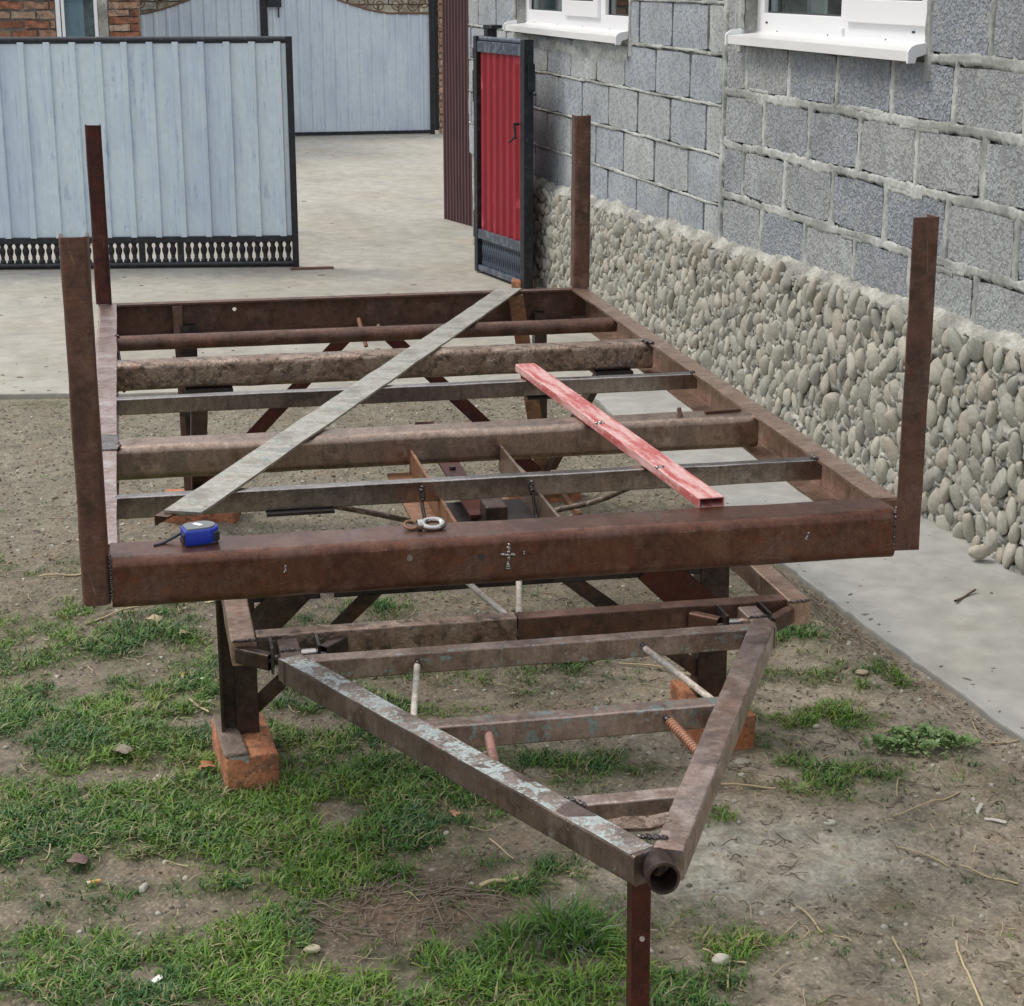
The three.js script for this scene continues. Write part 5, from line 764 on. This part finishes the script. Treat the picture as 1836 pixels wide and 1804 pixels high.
{ // leafy weed
  const t = thing('weed', 'low rosette weed with broad green leaves on the soil by the concrete path', 'weed', [1.8, gh(1.8, -0.38), -0.38]); t.userData.local = true;
  const leafG = [0, 1, 2].map(() => { const P = [], I = [], n = 6, w = rr(0.008, 0.0105), L = rr(0.026, 0.036); for (let i = 0; i <= n; i++) { const q = i / n, h = w * Math.pow(Math.sin(Math.PI * Math.min(1, q * 0.9 + 0.1)), 0.7) * (1 + 0.15 * Math.sin(i * 2.4)); const y = 0.012 * Math.sin(q * 2.6) + 0.003 * rnd(); P.push(q * L, y + 0.004, -h, q * L, y, 0, q * L, y + 0.004, h); if (i < n) { const a = i * 3; I.push(a, a + 1, a + 3, a + 1, a + 4, a + 3, a + 1, a + 2, a + 4, a + 2, a + 5, a + 4); } } const g = new THREE.BufferGeometry(); g.setAttribute('position', new THREE.Float32BufferAttribute(P, 3)); g.setIndex(I); g.computeVertexNormals(); return g; });
  const lm = [[0.17, 0.28, 0.09], [0.22, 0.35, 0.12], [0.14, 0.24, 0.075], [0.27, 0.38, 0.16]].map(c => new THREE.MeshPhysicalMaterial({ color: new THREE.Color().setRGB(...c), roughness: 0.55, transmission: 0.25, thickness: 0, side: THREE.DoubleSide }));
  for (let i = 0; i < 250; i++) { const c = pick([[-0.05, 0.0], [0.02, 0.05], [0.08, -0.01], [-0.01, -0.06], [0.12, 0.03], [0.06, -0.06], [-0.1, -0.01], [0.0, 0.0]]), a = rr(0, 6.28), d = rr(0, 0.05); const m = meshOf(numbered('leaf'), pick(leafG), pick(lm)); m.position.set(c[0] + d * Math.cos(a), 0.004 + rr(0, 0.022) * (1 - d / 0.06), c[1] + d * Math.sin(a) * 0.8); m.rotation.set(rr(-0.4, 0.4), -a + rr(-0.7, 0.7), rr(-0.1, 0.7), 'YXZ'); m.scale.setScalar(rr(0.6, 1.1)); t.add(m); }
  t.scale.setScalar(0.82);
}
function pebble(x, z, r, flat, label, c, y = null) { let q = new THREE.IcosahedronGeometry(1, 3); q.deleteAttribute('uv'); q.deleteAttribute('normal'); q = mergeVertices(q, 1e-4); warp(q, 0.14, 1.1, Math.floor(rnd() * 60)); q.computeVertexNormals(); q.scale(r, r * flat, r * 0.8).translate(x, (y ?? gh(x, z)) + r * flat * 0.5, z); const g = boxUV(q, 0.5); const m = M.stoneI.clone(); m.color.setRGB(...c); single('pebble', g, m, label, 'pebble'); }
pebble(1.372, -0.38, 0.02, 0.3, 'flat grey stone on the soil right of the drawbar', [0.5, 0.49, 0.44]); pebble(1.05, 0.47, 0.018, 0.6, 'whitish stone beside the prop post', [0.8, 0.79, 0.72]); pebble(1.45, -0.02, 0.013, 0.5, 'pale stone on the cement patch', [0.75, 0.74, 0.68]); pebble(2.56, -1.66, 0.03, 0.8, 'loose river stone fallen on the path at the foot of the plinth', [0.6, 0.58, 0.53], 0.025); pebble(1.86, -0.86, 0.018, 0.35, 'flat tan stone near the grass tuft by the path', [0.6, 0.5, 0.38]); pebble(1.9, -0.47, 0.022, 0.3, 'flat tan stone behind the leafy weed', [0.62, 0.54, 0.4]); pebble(0.315, 0.28, 0.016, 0.4, 'pale flake of stone in the grass at lower left', [0.75, 0.68, 0.55]);
function deadLeaf(x, z, s, turn, label, c) { const P = [], I = [], n = 6; for (let i = 0; i <= n; i++) { const q = i / n, h = s * 0.42 * Math.sin(Math.PI * clamp(q * 0.94 + 0.03)) * (1 + 0.3 * Math.sin(i * 2.2)); for (const k of [-1, -0.4, 0.4, 1]) P.push((q - 0.5) * s, 0.01 + s * 0.25 * (k * k * 0.6 + 0.5 * Math.sin(q * 4 + k)) * 0.7, k * h); if (i < n) for (let k = 0; k < 3; k++) { const a = i * 4 + k; I.push(a, a + 1, a + 4, a + 1, a + 5, a + 4); } } const g = new THREE.BufferGeometry(); g.setAttribute('position', new THREE.Float32BufferAttribute(P, 3)); g.setIndex(I); g.computeVertexNormals(); const o = meshOf(numbered('dead_leaf'), g, std({ color: new THREE.Color().setRGB(...c), roughness: 0.85, side: THREE.DoubleSide })); o.position.set(x, gh(x, z) + 0.004, z); o.rotation.y = turn; scene.add(o); o.userData = { label, category: 'leaf' }; }
deadLeaf(0.675, -0.22, 0.032, 1.3, 'orange-brown dead leaf on the grass in the middle', [0.36, 0.2, 0.11]); deadLeaf(-0.12, -0.15, 0.05, 0.4, 'curled purplish-brown dead leaf in the grass at left', [0.17, 0.11, 0.1]); deadLeaf(-0.03, -0.68, 0.05, 0.1, 'greyish dead leaf left of the brick', [0.26, 0.22, 0.17]); deadLeaf(0.16, -0.56, 0.045, 0.8, 'thin orange dead leaf beside the brick of the front left leg', [0.35, 0.17, 0.08]); deadLeaf(0.06, -1.62, 0.05, 0.2, 'long tan dead leaf behind the front left leg', [0.42, 0.33, 0.22]); deadLeaf(0.14, -1.5, 0.035, 0.9, 'small tan dead leaf behind the front left leg', [0.45, 0.36, 0.22]);
function butt(x, z, turn, label) { const t = localThing('cigarette_butt', label, 'cigarette butt', [x, gh(x, z) + 0.008, z], turn); part(t, 'filter', new THREE.CylinderGeometry(0.0042, 0.0042, 0.022, 10).rotateZ(Math.PI / 2), std({ color: new THREE.Color().setRGB(0.62, 0.36, 0.11), roughness: 0.8 })); part(t, 'paper', new THREE.CylinderGeometry(0.0041, 0.0039, 0.005, 10).rotateZ(Math.PI / 2).translate(-0.0135, 0, 0), std({ color: new THREE.Color().setRGB(0.7, 0.66, 0.58), roughness: 0.9 })); }
butt(-0.085, -0.08, 0.2, 'cigarette butt on bare soil near the purplish dead leaf'); butt(0.125, -1.19, 1.5, 'cigarette butt in the grass behind the front left brick');
function scrapOf(name, x, z, w, l, turn, c, label, cat) { const g = boxUV(warp(new THREE.BoxGeometry(w, 0.0012, l, 6, 1, 6), 0.003, 50, Math.floor(rnd() * 50)), 0.2); const o = meshOf(numbered(name), g, std({ color: new THREE.Color().setRGB(...c), roughness: 0.85 })); o.position.set(x, gh(x, z) + 0.007, z); o.rotation.set(0.15, turn, 0.1); scene.add(o); o.userData = { label, category: cat }; }
scrapOf('paper_scrap', 0.03, 0.355, 0.02, 0.012, 0.6, [0.78, 0.77, 0.73], 'crumpled white paper scrap near the lower left corner', 'paper'); scrapOf('paper_scrap', 0.002, 0.362, 0.018, 0.01, 0.1, [0.6, 0.54, 0.44], 'tan paper scrap beside the white one', 'paper'); scrapOf('plastic_scrap', 0.17, -1.16, 0.026, 0.007, -0.3, [0.7, 0.74, 0.72], 'thin white plastic strip in the grass behind the front left brick', 'plastic'); scrapOf('feather', 1.8, 0.04, 0.05, 0.01, -0.7, [0.5, 0.47, 0.42], 'pale feather on the soil near the right edge', 'feather'); scrapOf('feather', 1.79, -0.02, 0.035, 0.008, 0.9, [0.46, 0.44, 0.38], 'smaller pale feather behind the other feather at right', 'feather'); scrapOf('wood_chip', 0.22, -1.78, 0.03, 0.02, 0.3, [0.62, 0.5, 0.34], 'pale wood chip under the left end of the front beam', 'wood chip');
single('path_stick', stalk([2.32, -1.3], [2.42, -1.38], 0.004, 0.08, 0.002), twigM, 'brown stick lying on the concrete path by the plinth', 'stick');
{ // crumbs and leaf bits lying on the concrete
  const g = new THREE.IcosahedronGeometry(1, 1); const im = new THREE.InstancedMesh(g, std({ roughness: 1, color: new THREE.Color().setRGB(0.16, 0.13, 0.1) }), 420); im.name = 'yard_crumbs'; im.castShadow = true; im.userData = { label: 'dark crumbs and leaf bits lying on the concrete yard and path', category: 'debris', kind: 'stuff' };
  for (let i = 0; i < 420; i++) { const p = i < 90, eg = i < 50, z = p ? (eg ? rr(-3.4, 0) : rr(-4, 0)) : -4.7 - 12 * Math.pow(rnd(), 1.6), x = eg ? (z < -1.9 ? 1.985 : z < -1 ? mix(1.985, 2.04, (z + 1.9) / 0.9) : 2.04 + 0.083 * (z + 1)) + 0.06 * rnd() * rnd() : p ? rr(2.1, 2.5) : rr(-0.9, 2.1), s = (0.002 + 0.008 * Math.pow(rnd(), 2.5)) * (p ? 0.6 : 1); EU.set(0, rr(0, 6.28), 0); im.setMatrixAt(i, MAT.compose(V(x, p ? 0.0075 : 0.0125, z), QT.setFromEuler(EU), V(s * rr(1, 3), s * 0.4, s))); }
  scene.add(im);
}
renderer.render(scene, camera);
